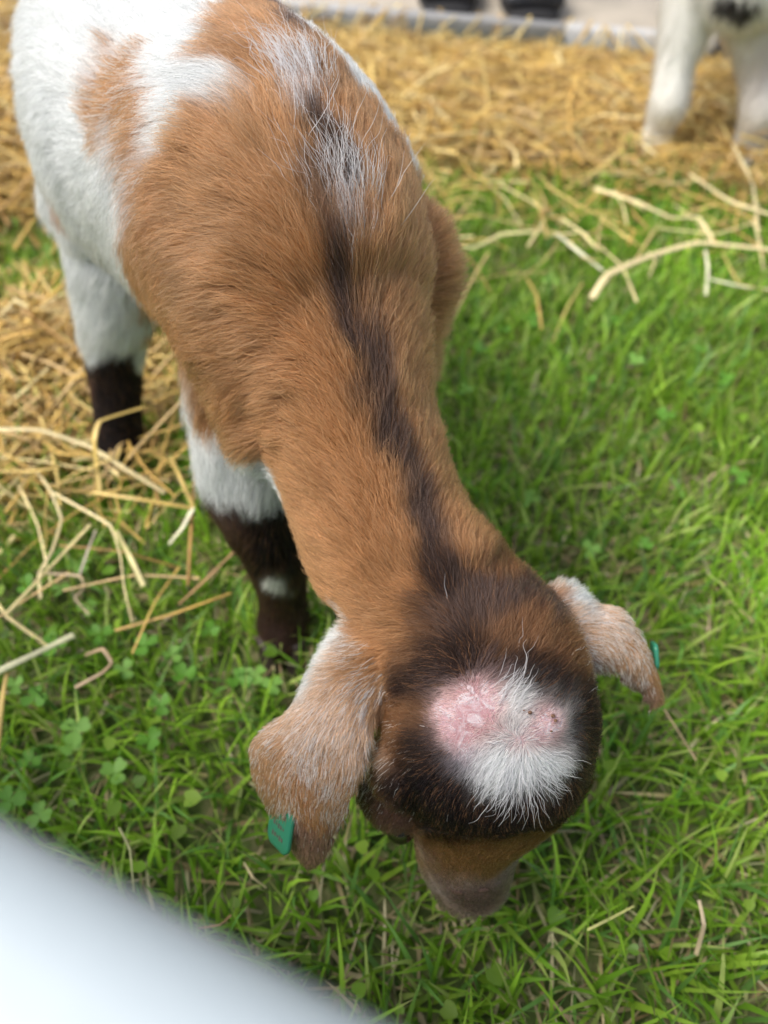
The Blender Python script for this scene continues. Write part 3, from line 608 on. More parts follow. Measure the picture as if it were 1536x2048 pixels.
def flow(P, N):
    fb = np.empty_like(P)
    for s in range(0, len(P), 20000): fb[s:s+20000] = base_flow(P[s:s+20000])
    return nrm(blend(P, F_pos, F_vec, F_sig, nrm(fb), 2e-2))
F_d = np.sqrt(((F_pos[:, None] - F_pos[None]) ** 2).sum(-1)); np.fill_diagonal(F_d, 9); F_sig = np.clip(np.sort(F_d, 1)[:, 1] * .75, .006, .03)
def dens_main(c, fn):
    d = np.linalg.norm(c - C0, axis=1); f = (.36 / d) ** 1.4
    away = (fn * nrm(C0 - c)).sum(1); f *= np.where(away < -.25, .45, 1.0)
    f *= np.where(c[:, 2] < .16, .8, 1)
    hd_ = np.linalg.norm(c - headc, axis=1); f *= np.where((hd_ < .085), 1.9, 1.0)
    return f
tag(goat, 'brown, black and white piebald kid grazing head down in front', 'goat')
def skin_material():
    m, n, l, out = new_mat('goat_skin')
    b = n.new('ShaderNodeBsdfPrincipled'); b.inputs['Roughness'].default_value = .6; b.inputs['Specular IOR Level'].default_value = .15
    b.inputs['Subsurface Weight'].default_value = .15; b.inputs['Subsurface Radius'].default_value = (.003, .001, .0007); b.inputs['Subsurface Scale'].default_value = 1
    at = n.new('ShaderNodeAttribute'); at.attribute_name = 'Col'; pk = n.new('ShaderNodeAttribute'); pk.attribute_name = 'Pink'
    tc = n.new('ShaderNodeTexCoord')
    # bare scar: pink skin, dry white flakes and a few grey scabs
    vo = n.new('ShaderNodeTexNoise'); vo.inputs['Scale'].default_value = 120; vo.inputs['Detail'].default_value = 7; vo.inputs['Roughness'].default_value = .65; vo.inputs['Distortion'].default_value = 1.6
    l.new(tc.outputs['Object'], vo.inputs['Vector'])
    r1 = n.new('ShaderNodeValToRGB'); r1.color_ramp.elements[0].position = .47; r1.color_ramp.elements[0].color = (0, 0, 0, 1); r1.color_ramp.elements[1].position = .60; r1.color_ramp.elements[1].color = (1, 1, 1, 1)
    l.new(vo.outputs['Fac'], r1.inputs[0])
    n2 = n.new('ShaderNodeTexNoise'); n2.inputs['Scale'].default_value = 75; n2.inputs['Detail'].default_value = 4; l.new(tc.outputs['Object'], n2.inputs['Vector'])
    r2 = n.new('ShaderNodeValToRGB'); e = r2.color_ramp.elements; e[0].position = .32; e[0].color = (.31, .16, .165, 1); e[1].position = .70; e[1].color = (.42, .27, .29, 1); x = e.new(.5); x.color = (.37, .21, .225, 1)
    l.new(n2.outputs['Fac'], r2.inputs[0])
    mx = n.new('ShaderNodeMix'); mx.data_type = 'RGBA'; l.new(r1.outputs[0], mx.inputs[0]); l.new(r2.outputs[0], mx.inputs[6]); mx.inputs[7].default_value = (.50, .43, .45, 1)
    n3 = n.new('ShaderNodeTexNoise'); n3.inputs['Scale'].default_value = 140; n3.inputs['Detail'].default_value = 5; l.new(tc.outputs['Object'], n3.inputs['Vector'])
    r3 = n.new('ShaderNodeValToRGB'); r3.color_ramp.elements[0].position = .66; r3.color_ramp.elements[0].color = (0, 0, 0, 1); r3.color_ramp.elements[1].position = .72; r3.color_ramp.elements[1].color = (.8, .8, .8, 1)
    l.new(n3.outputs['Fac'], r3.inputs[0])
    mx3 = n.new('ShaderNodeMix'); mx3.data_type = 'RGBA'; l.new(r3.outputs[0], mx3.inputs[0]); l.new(mx.outputs[2], mx3.inputs[6]); mx3.inputs[7].default_value = (.33, .22, .20, 1)
    m2 = n.new('ShaderNodeMix'); m2.data_type = 'RGBA'; l.new(pk.outputs['Fac'], m2.inputs[0]); l.new(at.outputs['Color'], m2.inputs[6]); l.new(mx3.outputs[2], m2.inputs[7])
    l.new(m2.outputs[2], b.inputs['Base Color'])
    bp = n.new('ShaderNodeBump'); bp.inputs['Strength'].default_value = .9; bp.inputs['Distance'].default_value = .0014; l.new(vo.outputs['Fac'], bp.inputs['Height']); l.new(bp.outputs[0], b.inputs['Normal'])
    l.new(b.outputs[0], out.inputs[0]); return m
body_me.materials.append(skin_material())
cr_ = coat_raw(bv)
set_col(body_me, cr_[:, :3] * .75); set_col(body_me, np.repeat(np.clip(cr_[:, 3:4] * 1.3, 0, 1), 3, 1), 'Pink')
NH = HAIR_N
f1 = grow_hair('fur', body_me, goat, NH, coat, hair_len, flow, M_FUR, radius=.000105, density_fn=dens_main, lift=.46)
f1['kind'] = 'stuff'
# long pale guard hairs along the mane and the saddle
def wisp_dens(c, fn):
    o = np.zeros(len(c))
    for px, py, s_, k_ in [(590,170,.008,.8),(625,165,.007,.8),(700,420,.009,.7),(650,300,.010,.12),(1040,1530,.008,1.0),(1015,1390,.005,.8)]:
        o += k_ * np.exp(-((c - hit(px, py)[0]) ** 2).sum(1) / s_ ** 2)
    return o + .00006
def wisp_col(P, r): 
    n = len(P); return np.clip(np.array([.62, .61, .62]) * (1 + .1 * r.normal(size=(n, 1))), .05, .9)
f2 = grow_hair('guard_hair', body_me, goat, 650, wisp_col, lambda P: hair_len(P) * 1.25 + .003, flow, M_FUR, radius=.00010, density_fn=wisp_dens, lift=.75, clump_r=.005, clump=.6, curl=.6, seed=19, frizz=1.6)
f2['kind'] = 'stuff'
# mesh data stays in world coordinates; shift it into the object's own frame
body_me.transform(__import__('mathutils').Matrix.Translation(-goat.location))
# ------------------------------------------------------------------ the kid's small parts
def lump(c, ax, name, parent, mat, seg=(14, 10), jit=0.0, seed=0):
    """ellipsoid with half axes ax (three vectors), roughened by jit"""
    S_ = Shape(); a, b, d = [np.array(x, float) for x in ax]; rings = []
    th = np.linspace(-1.25, 1.25, 5)
    nu, nv = seg; v = []; 
    for j in range(1, nv):
        ph = math.pi * j / nv
        for i in range(nu):
            t = 2 * math.pi * i / nu; v.append(c + a * math.sin(ph) * math.cos(t) + b * math.sin(ph) * math.sin(t) + d * math.cos(ph))
    v += [c + d, c - d]; v = np.array(v)
    if jit: v = v + (v - c) * (jit * vnoise(v, 400, seed))[:, None]
    q = []; t3 = []
    for j in range(nv - 2):
        for i in range(nu): q.append((j * nu + i, (j + 1) * nu + i, (j + 1) * nu + (i + 1) % nu, j * nu + (i + 1) % nu))
    n = (nv - 1) * nu
    for i in range(nu): t3.append((n, i, (i + 1) % nu)); t3.append((n + 1, (nv - 2) * nu + (i + 1) % nu, (nv - 2) * nu + i))
    return add(name, mesh_np(name, v, [np.array(q), np.array(t3)], mat), parent)
M_EYE = basic('dark_wet_eye', (.015, .01, .008), .08, spec=.8)
M_LID = basic('eyelid', (.10, .055, .045), .6)
M_HOOF = basic('dark_hoof', (.045, .032, .028), .45, noise=.3, nscale=120, bump=.3, bscale=300)
for px, py, D_, sx in ((800, 1650, .3495, -1), (1090, 1590, .351, 1)):
    c_ = U(px, py, D_); lump(c_, (SD * .0075, nrm(np.cross(SD, FWD)) * .0085, FWD * .0085), 'eye', goat, M_EYE)
def hooves(parent, feet, k=1.0, mat=M_HOOF):
    for (x, y, z0, ang) in feet:
        d = V3(math.sin(ang), -math.cos(ang), 0); s_ = V3(d[1], -d[0], 0)
        for sg in (-1, 1):
            S_ = Shape(); c = V3(x, y, z0) + s_ * sg * .0082 * k
            S_.loft([(c + V3(0, 0, .022 * k), d * .010 * k, s_ * .0075 * k), (c + V3(0, 0, .012 * k) + d * .003 * k, d * .0125 * k, s_ * .0080 * k), (c + V3(0, 0, .002) + d * .007 * k, d * .0150 * k, s_ * .0080 * k)], seg=16, sub=3, cap=.15)
            v, f = S_.arrays(); add('hoof', mesh_np('hoof', v, f, mat), parent)
for px, py in ((915, 1785), (968, 1780)):
    p1, n1 = hit(px, py); lump(p1 + n1 * .0002, (nrm(np.cross(n1, UP)) * .0028, nrm(np.cross(n1, RIGHT)) * .0018, n1 * .0008), 'nostril', goat, M_EYE if False else M_LID)
hooves(goat, [(-.067, .262, .0, .1), (-.019, .301, .0, .1), (-.207, .413, .0, .25), (-.081, .524, .0, .2)])
# the healing horn bud on the right of the crown and flakes of dry skin over the bare scar
M_SCAB = basic('horn_scab', (.52, .40, .39), .75, noise=.35, nscale=260, bump=.9, bscale=500)
p0, n0 = hit(1092, 1440); a_ = nrm(np.cross(n0, UP)); b_ = np.cross(n0, a_)
#lump(p0 - n0 * .0004, (a_ * .0058, b_ * .0066, n0 * .0013), 'horn_bud', goat, M_SCAB, (30, 16), .40, 3)
M_SCAB2 = basic('brown_scab', (.16, .085, .05), .6, noise=.4, nscale=500, bump=.8, bscale=600)
for px, py, r_ in ((1109, 1441, .0010), (1104, 1433, .0008), (1058, 1425, .0007), (1046, 1421, .0006), (1101, 1460, .0006)):
    p1, n1 = hit(px, py); a1 = nrm(np.cross(n1, UP)); lump(p1 + n1 * .0012, (a1 * r_, np.cross(n1, a1) * r_ * .8, n1 * r_ * .7), 'scab', goat, M_SCAB2, (10, 6), .4, px)
def flakes():
    r = np.random.default_rng(5); V, T_ = [], []
    spots = [(r.uniform(868, 1000), r.uniform(1365, 1510)) for _ in range(20)] + [(r.normal(1090, 18), r.normal(1440, 18)) for _ in range(40)] + [(r.normal(930, 12), r.normal(1505, 10)) for _ in range(20)]
    for px, py in spots:
        p, n = hit(px, py)
        if coat_raw(p[None])[0, 3] < .45 and (px - 1090) ** 2 + (py - 1440) ** 2 > 900 and (px - 930) ** 2 + (py - 1505) ** 2 > 500: continue
        a = nrm(np.cross(n, r.normal(size=3))); b = np.cross(n, a); s = r.uniform(.0003, .0014); w_ = s * r.uniform(.12, .4)
        k = len(V); lift_ = r.uniform(.1, .6) * s
        V += [p + n * .0001 - a * s, p + n * .00012 + b * w_ + n * lift_ * .3, p + a * s * r.uniform(.5, 1) + n * lift_, p - b * w_ * r.uniform(.4, 1) + n * .0002]
        T_ += [(k, k + 1, k + 2), (k, k + 2, k + 3)]
    return np.array(V), np.array(T_)
v, f = flakes(); o = add('skin_flakes', mesh_np('skin_flakes', v, f, basic('dry_skin', (.50, .44, .46), .8, trans=.3), smooth=False), goat); o['kind'] = 'stuff'

# ------------------------------------------------------------------ green ear tags
def tag_material():
    m, n, l, out = new_mat('green_plastic')
    b = n.new('ShaderNodeBsdfPrincipled'); b.inputs['Roughness'].default_value = .32; b.inputs['Base Color'].default_value = (.030, .21, .125, 1)
    b.inputs['Subsurface Weight'].default_value = .2; b.inputs['Subsurface Radius'].default_value = (.001, .003, .002); b.inputs['Subsurface Scale'].default_value = 1
    l.new(b.outputs[0], out.inputs[0]); return m
M_TAG = tag_material(); M_INK = basic('worn_ink', (.12, .09, .08), .6, noise=.5, nscale=900)
def rounded_plate(c, a, b, n_, th, name, parent, mat, seg=7, rad=.5):
    """a, b half-axes of the plate, n_ unit normal"""
    pts = []
    for sx, sy, t0 in ((1, 1, 0), (-1, 1, math.pi / 2), (-1, -1, math.pi), (1, -1, 1.5 * math.pi)):
        for k in range(seg + 1):
            t = t0 + k / seg * math.pi / 2; pts.append((sx * (1 - rad) + rad * math.cos(t), sy * (1 - rad) + rad * math.sin(t)))
    pts = np.array(pts); m_ = len(pts); V = []
    for (h, s) in ((-1, .9), (-.6, 1), (.6, 1), (1, .9)):
        V.append(c + np.outer(pts[:, 0] * s, a) + np.outer(pts[:, 1] * s, b) + n_ * th * .5 * h)
    V = np.vstack(V); i = np.arange(4 * m_).reshape(4, m_)
    q = np.stack([i[:-1], np.roll(i[:-1], -1, 1), np.roll(i[1:], -1, 1), i[1:]], -1).reshape(-1, 4)
    V = np.vstack([V, [c - n_ * th * .5], [c + n_ * th * .5]])
    t3 = [(4 * m_, i[0][(k + 1) % m_], i[0][k]) for k in range(m_)] + [(4 * m_ + 1, i[3][k], i[3][(k + 1) % m_]) for k in range(m_)]
    return add(name, mesh_np(name, V, [q, np.array(t3)], mat), parent)
def ear_tag(c, a, b, label, stem_dir, ink=True):
    e = empty('ear_tag', c); tag(e, label, 'ear tag', 'green ear tags on the kid')
    n_ = nrm(np.cross(a, b))
    rounded_plate(c, a, b, n_, .0022, 'plate', e, M_TAG)
    rounded_plate(c + n_ * .0045, nrm(a) * .0045, nrm(b) * .0045, n_, .0016, 'back_button', e, M_TAG, rad=.98)
    S_ = Shape(); S_.loft([(c + n_ * .0005, nrm(a) * .0018, nrm(b) * .0018), (c + n_ * .0045, nrm(a) * .0014, nrm(b) * .0014)], seg=12, sub=1, cap=.1)
    v, f = S_.arrays(); add('stem', mesh_np('stem', v, f, M_TAG), e)
    if ink:
        rounded_plate(c - n_ * .0014 - b * .55, nrm(a) * .0016, nrm(b) * .0016, n_, .0008, 'pin', e, M_TAG, rad=.98)
        k = 0
        for row in (-.55, -.05, .42):                      # worn rows of print, too faint to read
            for colm in np.linspace(-.42, .42, 5):
                w_ = .05 + .03 * ((k * 7) % 3) / 2; hh = .06 + .03 * ((k * 5) % 3); k += 1
                cc = c - n_ * .00125 + a * colm + b * row
                V = np.array([cc - a * w_ - b * hh, cc + a * w_ - b * hh * .8, cc + a * w_ * .8 + b * hh, cc - a * w_ + b * hh * .9])
                add('print', mesh_np('print', V, np.array([[3, 2, 1, 0]]), M_INK, smooth=False), e)
    return e
ta = nrm(RIGHT * .75 - FWD * .85 - UP * .30); tb = nrm(-UP * 1.0 + RIGHT * .02 - ta * np.dot(-UP, ta) * .5); tb = nrm(tb - ta * np.dot(tb, ta))
ear_tag(U(562, 1652, .331), ta * .0082, tb * .0108, 'green plastic ear tag with worn dark print, on the floppy ear nearer the white rail', None)
ta2 = nrm(FWD * .97 + RIGHT * .16); tb2 = nrm(-UP + RIGHT * .05); tb2 = nrm(tb2 - ta2 * np.dot(tb2, ta2))
ear_tag(U(1309, 1310, .362), ta2 * .006, tb2 * .0060, 'green ear tag seen edge on, on the ear over open grass', None, ink=False)

# ------------------------------------------------------------------ the white goat standing in the straw
g2 = Shape()
fx, fy = G(1300, 326)[:2]; rx, ry = G(1482, 345)[:2]
leg(g2, [(fx + .026, fy + .045, .215, .040), (fx + .010, fy + .028, .155, .031), (fx + .003, fy + .010, .105, .021), (fx + .002, fy - .004, .072, .0225), (fx + .001, fy + .002, .042, .0175), (fx, fy, .022, .021), (fx, fy - .006, .012, .020)])
leg(g2, [(rx - .030, ry + .045, .215, .044), (rx - .022, ry + .032, .155, .038), (rx - .010, ry + .014, .105, .024), (rx - .004, ry - .004, .072, .0228), (rx - .002, ry + .002, .042, .0180), (rx, ry, .022, .021), (rx, ry - .006, .012, .020)])
hb = V3(fx + .20, fy + .34, 0)
for dx in (-.045, .055):
    x_, y_ = hb[0] + dx, hb[1] - dx * .4
    leg(g2, [(x_, y_, .24, .055), (x_, y_ - .03, .19, .045), (x_, y_ + .02, .13, .027), (x_, y_ + .03, .105, .021), (x_, y_, .05, .018), (x_, y_ - .01, .022, .020), (x_, y_ - .016, .012, .019)])
g2.tube([(V3(fx + .052, fy - .020, .190), .044, .050), (V3(fx + .046, fy + .02, .232), .066, .076), (V3(fx + .070, fy + .10, .255), .080, .088), (V3(fx + .115, fy + .18, .262), .092, .095), (V3(fx + .155, fy + .26, .268), .088, .088), (V3(fx + .19, fy + .33, .275), .062, .068), (V3(fx + .20, fy + .36, .275), .04, .045)], seg=28)
g2.tube([(V3(fx + .06, fy + .03, .28), .055, .06), (V3(fx + .05, fy - .02, .34), .043, .05), (V3(fx + .045, fy - .06, .405), .038, .042), (V3(fx + .045, fy - .075, .44), .036, .036)], up=(0, 1, .3))
g2.tube([(V3(fx + .045, fy - .055, .455), .038, .036), (V3(fx + .045, fy - .095, .455), .043, .040), (V3(fx + .045, fy - .135, .435), .033, .034), (V3(fx + .045, fy - .175, .408), .022, .026), (V3(fx + .045, fy - .200, .392), .016, .019)])
for s_ in (-1, 1):
    c = V3(fx + .045 + s_ * .03, fy - .065, .465)
    g2.loft([(c, V3(0, .012, 0), V3(0, 0, .006)), (c + V3(s_ * .03, 0, -.004), V3(0, .020, 0), V3(0, 0, .0045)), (c + V3(s_ * .06, -.004, -.02), V3(0, .018, 0), V3(0, 0, .004)), (c + V3(s_ * .082, -.006, -.042), V3(0, .006, 0), V3(0, 0, .003))], seg=20, sub=4)
g2.tube([(V3(fx + .205, fy + .36, .31), .013, .013), (V3(fx + .215, fy + .395, .33), .012, .01), (V3(fx + .222, fy + .42, .31), .004, .004)])
me2 = remeshed(g2, 'white_goat', .0042, 8); me2.name = 'goat'
goat2 = add('white_goat', me2); goat2.location = (fx + .05, fy + .05, 0); tag(goat2, 'white goat with a black patch under its chest, standing in straw by the kerb', 'goat')
spot = U(1434, 66, .80); bv2, _t = mesh_arrays(me2); BV2 = BVHTree.FromPolygons([tuple(p) for p in bv2.tolist()], _t.tolist())
spot = np.array(BV2.find_nearest(Vector(spot))[0])
def coat2(P, r=None):
    d = np.linalg.norm((P - spot) * V3(.8, .7, 1.3) + .014 * vnoise3(P, 45, 3) + .006 * vnoise3(P, 150, 4), axis=1); k = np.clip((.026 - d) / .010, 0, 1)[:, None]
    c = np.array([.66, .65, .60]) * (1 - k) + np.array([.02, .018, .018]) * k
    lo = np.clip((.10 - P[:, 2]) / .08, 0, 1)[:, None] * .5; c = c * (1 - lo) + c * np.array([.93, .86, .74]) * lo
    inn = np.exp(-(((P[:, 0] - (fx + .085)) / .02) ** 2 + ((P[:, 2] - .12) / .05) ** 2))[:, None]; c = c * (1 - .5 * inn) + np.array([.40, .30, .27]) * .5 * inn
    return np.clip(c * (1 + (.08 * r.normal(size=(len(P), 1)) if r is not None else 0)), .01, .9)
set_col(me2, coat2(bv2)); me2.materials.append(basic('white_goat_skin', (0, 0, 0), .7, attr='Col'))
def flow2(P, N): return nrm(np.tile(V3(.25, .35, -.8), (len(P), 1)))
f3 = grow_hair('fur', me2, goat2, HAIR_N // 8, coat2, lambda P: np.interp(P[:, 2], [0, .03, .12, .2, .3, .5], [.004, .007, .012, .02, .02, .010]) * (1 - .5 * (P[:, 2] > .40)), flow2, M_FUR, radius=.00028, K=5, clump_r=.008, seed=8)
f3['kind'] = 'stuff'
hooves(goat2, [(fx, fy - .006, 0, 0), (rx, ry - .006, 0, 0), (hb[0] - .045, hb[1] + .002, 0, 0), (hb[0] + .055, hb[1] - .038, 0, 0)], 1.1)
for s_ in (-1, 1): lump(V3(fx + .045 + s_ * .036, fy - .112, .452), (V3(.006, 0, 0), V3(0, .009, 0), V3(0, 0, .009)), 'eye', goat2, M_EYE)
MT = __import__('mathutils').Matrix.Translation
me2.transform(MT(-goat2.location)); goat2.name = 'goat'

# ------------------------------------------------------------------ the visitor behind the kerb (only the shoes are in the frame)
s1, s2 = G(900, 36), G(1062, 50)
pc = V3((s1[0] + s2[0]) / 2, (s1[1] + s2[1]) / 2 + .16, 0)
person = empty('person', pc); tag(person, 'person in black shoes and dark navy trousers standing behind the kerb', 'person')
pb = Shape(); tr = Shape(); jk = Shape(); M_SKIN = basic('skin', (.50, .28, .20), .55, sub=.2); M_TROU = basic('navy_trousers', (.012, .016, .028), .9, noise=.2, nscale=60, bump=.3, bscale=300)
M_SHOE = basic('black_shoe', (.012, .013, .016), .4, noise=.2, nscale=90); M_SOLE = basic('dark_sole', (.02, .02, .022), .7); M_JAC = basic('grey_jacket', (.12, .13, .15), .85, noise=.15, nscale=50)
hips = []
for s_, sx in ((s1, -1), (s2, 1)):
    ax_, ay = s_[0], s_[1] + .17; hx = pc[0] + sx * .085
    L_ = [(V3(ax_, ay, .03), .038, .04), (V3(ax_, ay, .10), .036, .042), (V3(ax_ * .9 + hx * .1, ay, .30), .052, .058), (V3(ax_ * .6 + hx * .4, ay - .01, .48), .055, .06), (V3(ax_ * .3 + hx * .7, ay, .70), .075, .08), (V3(hx, ay + .01, .88), .085, .095)]
    pb.tube(L_, up=(0, 1, 0)); tr.tube([(c + V3(0, 0, .0), a + (.022 if c[2] < .4 else .014), b + (.02 if c[2] < .4 else .014)) for c, a, b in [(V3(ax_, ay, .075), .036, .042)] + L_[2:]], up=(0, 1, 0))
    so = Shape(); so.loft([(V3(ax_, ay + .045, .045), V3(.034, 0, 0), V3(0, 0, .040)), (V3(ax_, ay, .045), V3(.037, 0, 0), V3(0, 0, .042)), (V3(ax_, ay - .06, .038), V3(.046, 0, 0), V3(0, 0, .038)), (V3(ax_ + sx * .003, ay - .12, .034), V3(.054, 0, 0), V3(0, 0, .036)), (V3(ax_ + sx * .003, ay - .160, .030), V3(.050, 0, 0), V3(0, 0, .020))], seg=24, cap=.6)
    v, f = so.arrays(); shoe = add('shoe', mesh_np('shoe', v, f, M_SHOE), person)
    so = Shape(); so.loft([(V3(ax_, ay + .05, .013), V3(.036, 0, 0), V3(0, 0, .011)), (V3(ax_, ay - .04, .013), V3(.040, 0, 0), V3(0, 0, .011)), (V3(ax_ + sx * .003, ay - .12, .013), V3(.050, 0, 0), V3(0, 0, .011)), (V3(ax_ + sx * .003, ay - .175, .013), V3(.040, 0, 0), V3(0, 0, .010))], seg=24, cap=.7)
    v, f = so.arrays(); add('sole', mesh_np('sole', v, f, M_SOLE), shoe, loc=(0, 0, 0)).location = tuple(-Vector(pc)); bpy.data.objects[-1] if False else None
for o in [o for o in bpy.data.objects if o.name.startswith('sole')]: o.location = (0, 0, 0)
T0 = [(pc + V3(0, .02, .86), .15, .10), (pc + V3(0, .02, .98), .155, .105), (pc + V3(0, .02, 1.12), .14, .10), (pc + V3(0, .01, 1.30), .17, .11), (pc + V3(0, .01, 1.42), .16, .085), (pc + V3(0, .01, 1.47), .09, .06)]
pb.tube([(c, a, b) for c, a, b in T0] + [(pc + V3(0, 0, 1.52), .055, .055), (pc + V3(0, -.01, 1.57), .052, .055)], up=(0, 1, 0))
pb.tube([(pc + V3(0, -.02, 1.56), .05, .055), (pc + V3(0, -.02, 1.62), .072, .088), (pc + V3(0, -.01, 1.69), .078, .098), (pc + V3(0, 0, 1.76), .060, .08)], up=(0, 1, 0)); pb.ball(pc + V3(0, -.112, 1.655), .014, (.8, 1.2, 1.6))
jk.tube([(c, a + .022, b + .025) for c, a, b in T0], up=(0, 1, 0))
for sx in (-1, 1):
    A_ = [(pc + V3(sx * .16, .01, 1.41), .055, .055), (pc + V3(sx * .225, .02, 1.28), .045, .048), (pc + V3(sx * .25, .03, 1.12), .038, .04), (pc + V3(sx * .255, .0, .98), .033, .034), (pc + V3(sx * .25, -.03, .87), .023, .026)]
    pb.tube(A_, up=(0, 1, 0)); jk.tube([(c, a + .015, b + .015) for c, a, b in A_[:-1]] + [(pc + V3(sx * .252, -.022, .90), .036, .038)], up=(0, 1, 0))
    hp = pc + V3(sx * .25, -.035, .83); pb.tube([(hp + V3(0, 0, .03), .018, .026), (hp, .014, .038), (hp + V3(0, -.004, -.045), .012, .036)], up=(0, 1, 0))
    for k in range(4):
        b0 = hp + V3(0, -.026 + .018 * k, -.045); ln = (.065, .078, .074, .058)[k]
        pb.tube([(b0, .0085, .0085), (b0 + V3(-sx * .006, -.003, -ln * .5), .0078, .0078), (b0 + V3(-sx * .020, -.004, -ln), .0065, .0065)], up=(0, 1, 0), seg=12)
    pb.tube([(hp + V3(0, -.025, .01), .011, .011), (hp + V3(-sx * .008, -.05, -.02), .0095, .0095), (hp + V3(-sx * .014, -.058, -.05), .0085, .0085)], up=(1, 0, 0), seg=12)
pm = remeshed(pb, 'person_body', .006, 4); pm.materials.append(M_SKIN); add('body', pm, person)
for S_, nm, mt in ((tr, 'trousers', M_TROU), (jk, 'jacket', M_JAC)):
    m_ = remeshed(S_, nm, .010, 3); m_.materials.append(mt); add(nm, m_, person)
M_HAIR = basic('brown_hair', (.06, .035, .02), .7, bump=.8, bscale=150)
lump(pc + V3(0, .018, 1.715), (V3(.086, 0, 0), V3(0, .098, 0), V3(0, 0, .082)), 'hair', person, M_HAIR, (28, 18), .06, 2)
for sx in (-1, 1):
    lump(pc + V3(sx * .03, -.094, 1.668), (V3(.011, 0, 0), V3(0, .009, 0), V3(0, 0, .008)), 'eye', person, M_EYE)
    lump(pc + V3(sx * .080, .0, 1.655), (V3(.010, 0, 0), V3(0, .018, 0), V3(0, 0, .030)), 'ear', person, M_SKIN)
lump(pc + V3(0, -.102, 1.612), (V3(.022, 0, 0), V3(0, .008, 0), V3(0, 0, .006)), 'mouth', person, basic('lips', (.38, .15, .13), .5))

# ------------------------------------------------------------------ white rail the photographer leans over
zt = CAM_H - .082
RA, RB = G(0, 1612, zt), G(780, 2026, zt); rd = nrm(RB - RA); rn = nrm(np.cross(V3(0, 0, 1), rd)); 
if rn[1] > 0: rn = -rn                                       # towards the photographer
fence = empty('white_fence', (float(RA[0]), float(RA[1]), 0)); tag(fence, 'smooth white fence rail, very close and blurred, slanting over the lawn', 'fence')
M_WHITE = basic('white_gloss_paint', (.40, .455, .48), .35, noise=.05, nscale=14, bump=.15, bscale=60)
def bar(name, x0, x1, y0, y1, z0, z1, r, mat, parent):
    prof = []
    for cx, cz, t0 in ((y1 - r, z1 - r, 0), (y0 + r, z1 - r, 90), (y0 + r, z0 + r, 180), (y1 - r, z0 + r, 270)):
        for k in range(7):
            t = math.radians(t0 + k * 15); prof.append((cx + r * math.cos(t), cz + r * math.sin(t)))
    m_ = len(prof); V = np.array([RA * V3(1, 1, 0) + rd * x + rn * y + V3(0, 0, z) for x in (x0, x1) for (y, z) in prof])
    i = np.arange(2 * m_).reshape(2, m_); q = np.stack([i[0], np.roll(i[0], -1), np.roll(i[1], -1), i[1]], -1)
    V = np.vstack([V, [V[:m_].mean(0)], [V[m_:2 * m_].mean(0)]]); t3 = [(2 * m_, i[0][(k + 1) % m_], i[0][k]) for k in range(m_)] + [(2 * m_ + 1, i[1][k], i[1][(k + 1) % m_]) for k in range(m_)]
    return add(name, mesh_np(name, V, [q, np.array(t3)], mat), parent)
bar('top_rail', -1.2, 1.2, 0, .034, zt - .095, zt, .010, M_WHITE, fence)
bar('lower_rail', -1.2, 1.2, .004, .030, .10, .19, .006, M_WHITE, fence)
for x_ in (-.95, .95): bar('post', x_ - .04, x_ + .04, .036, .10, -.05, zt - .004, .006, M_WHITE, fence)

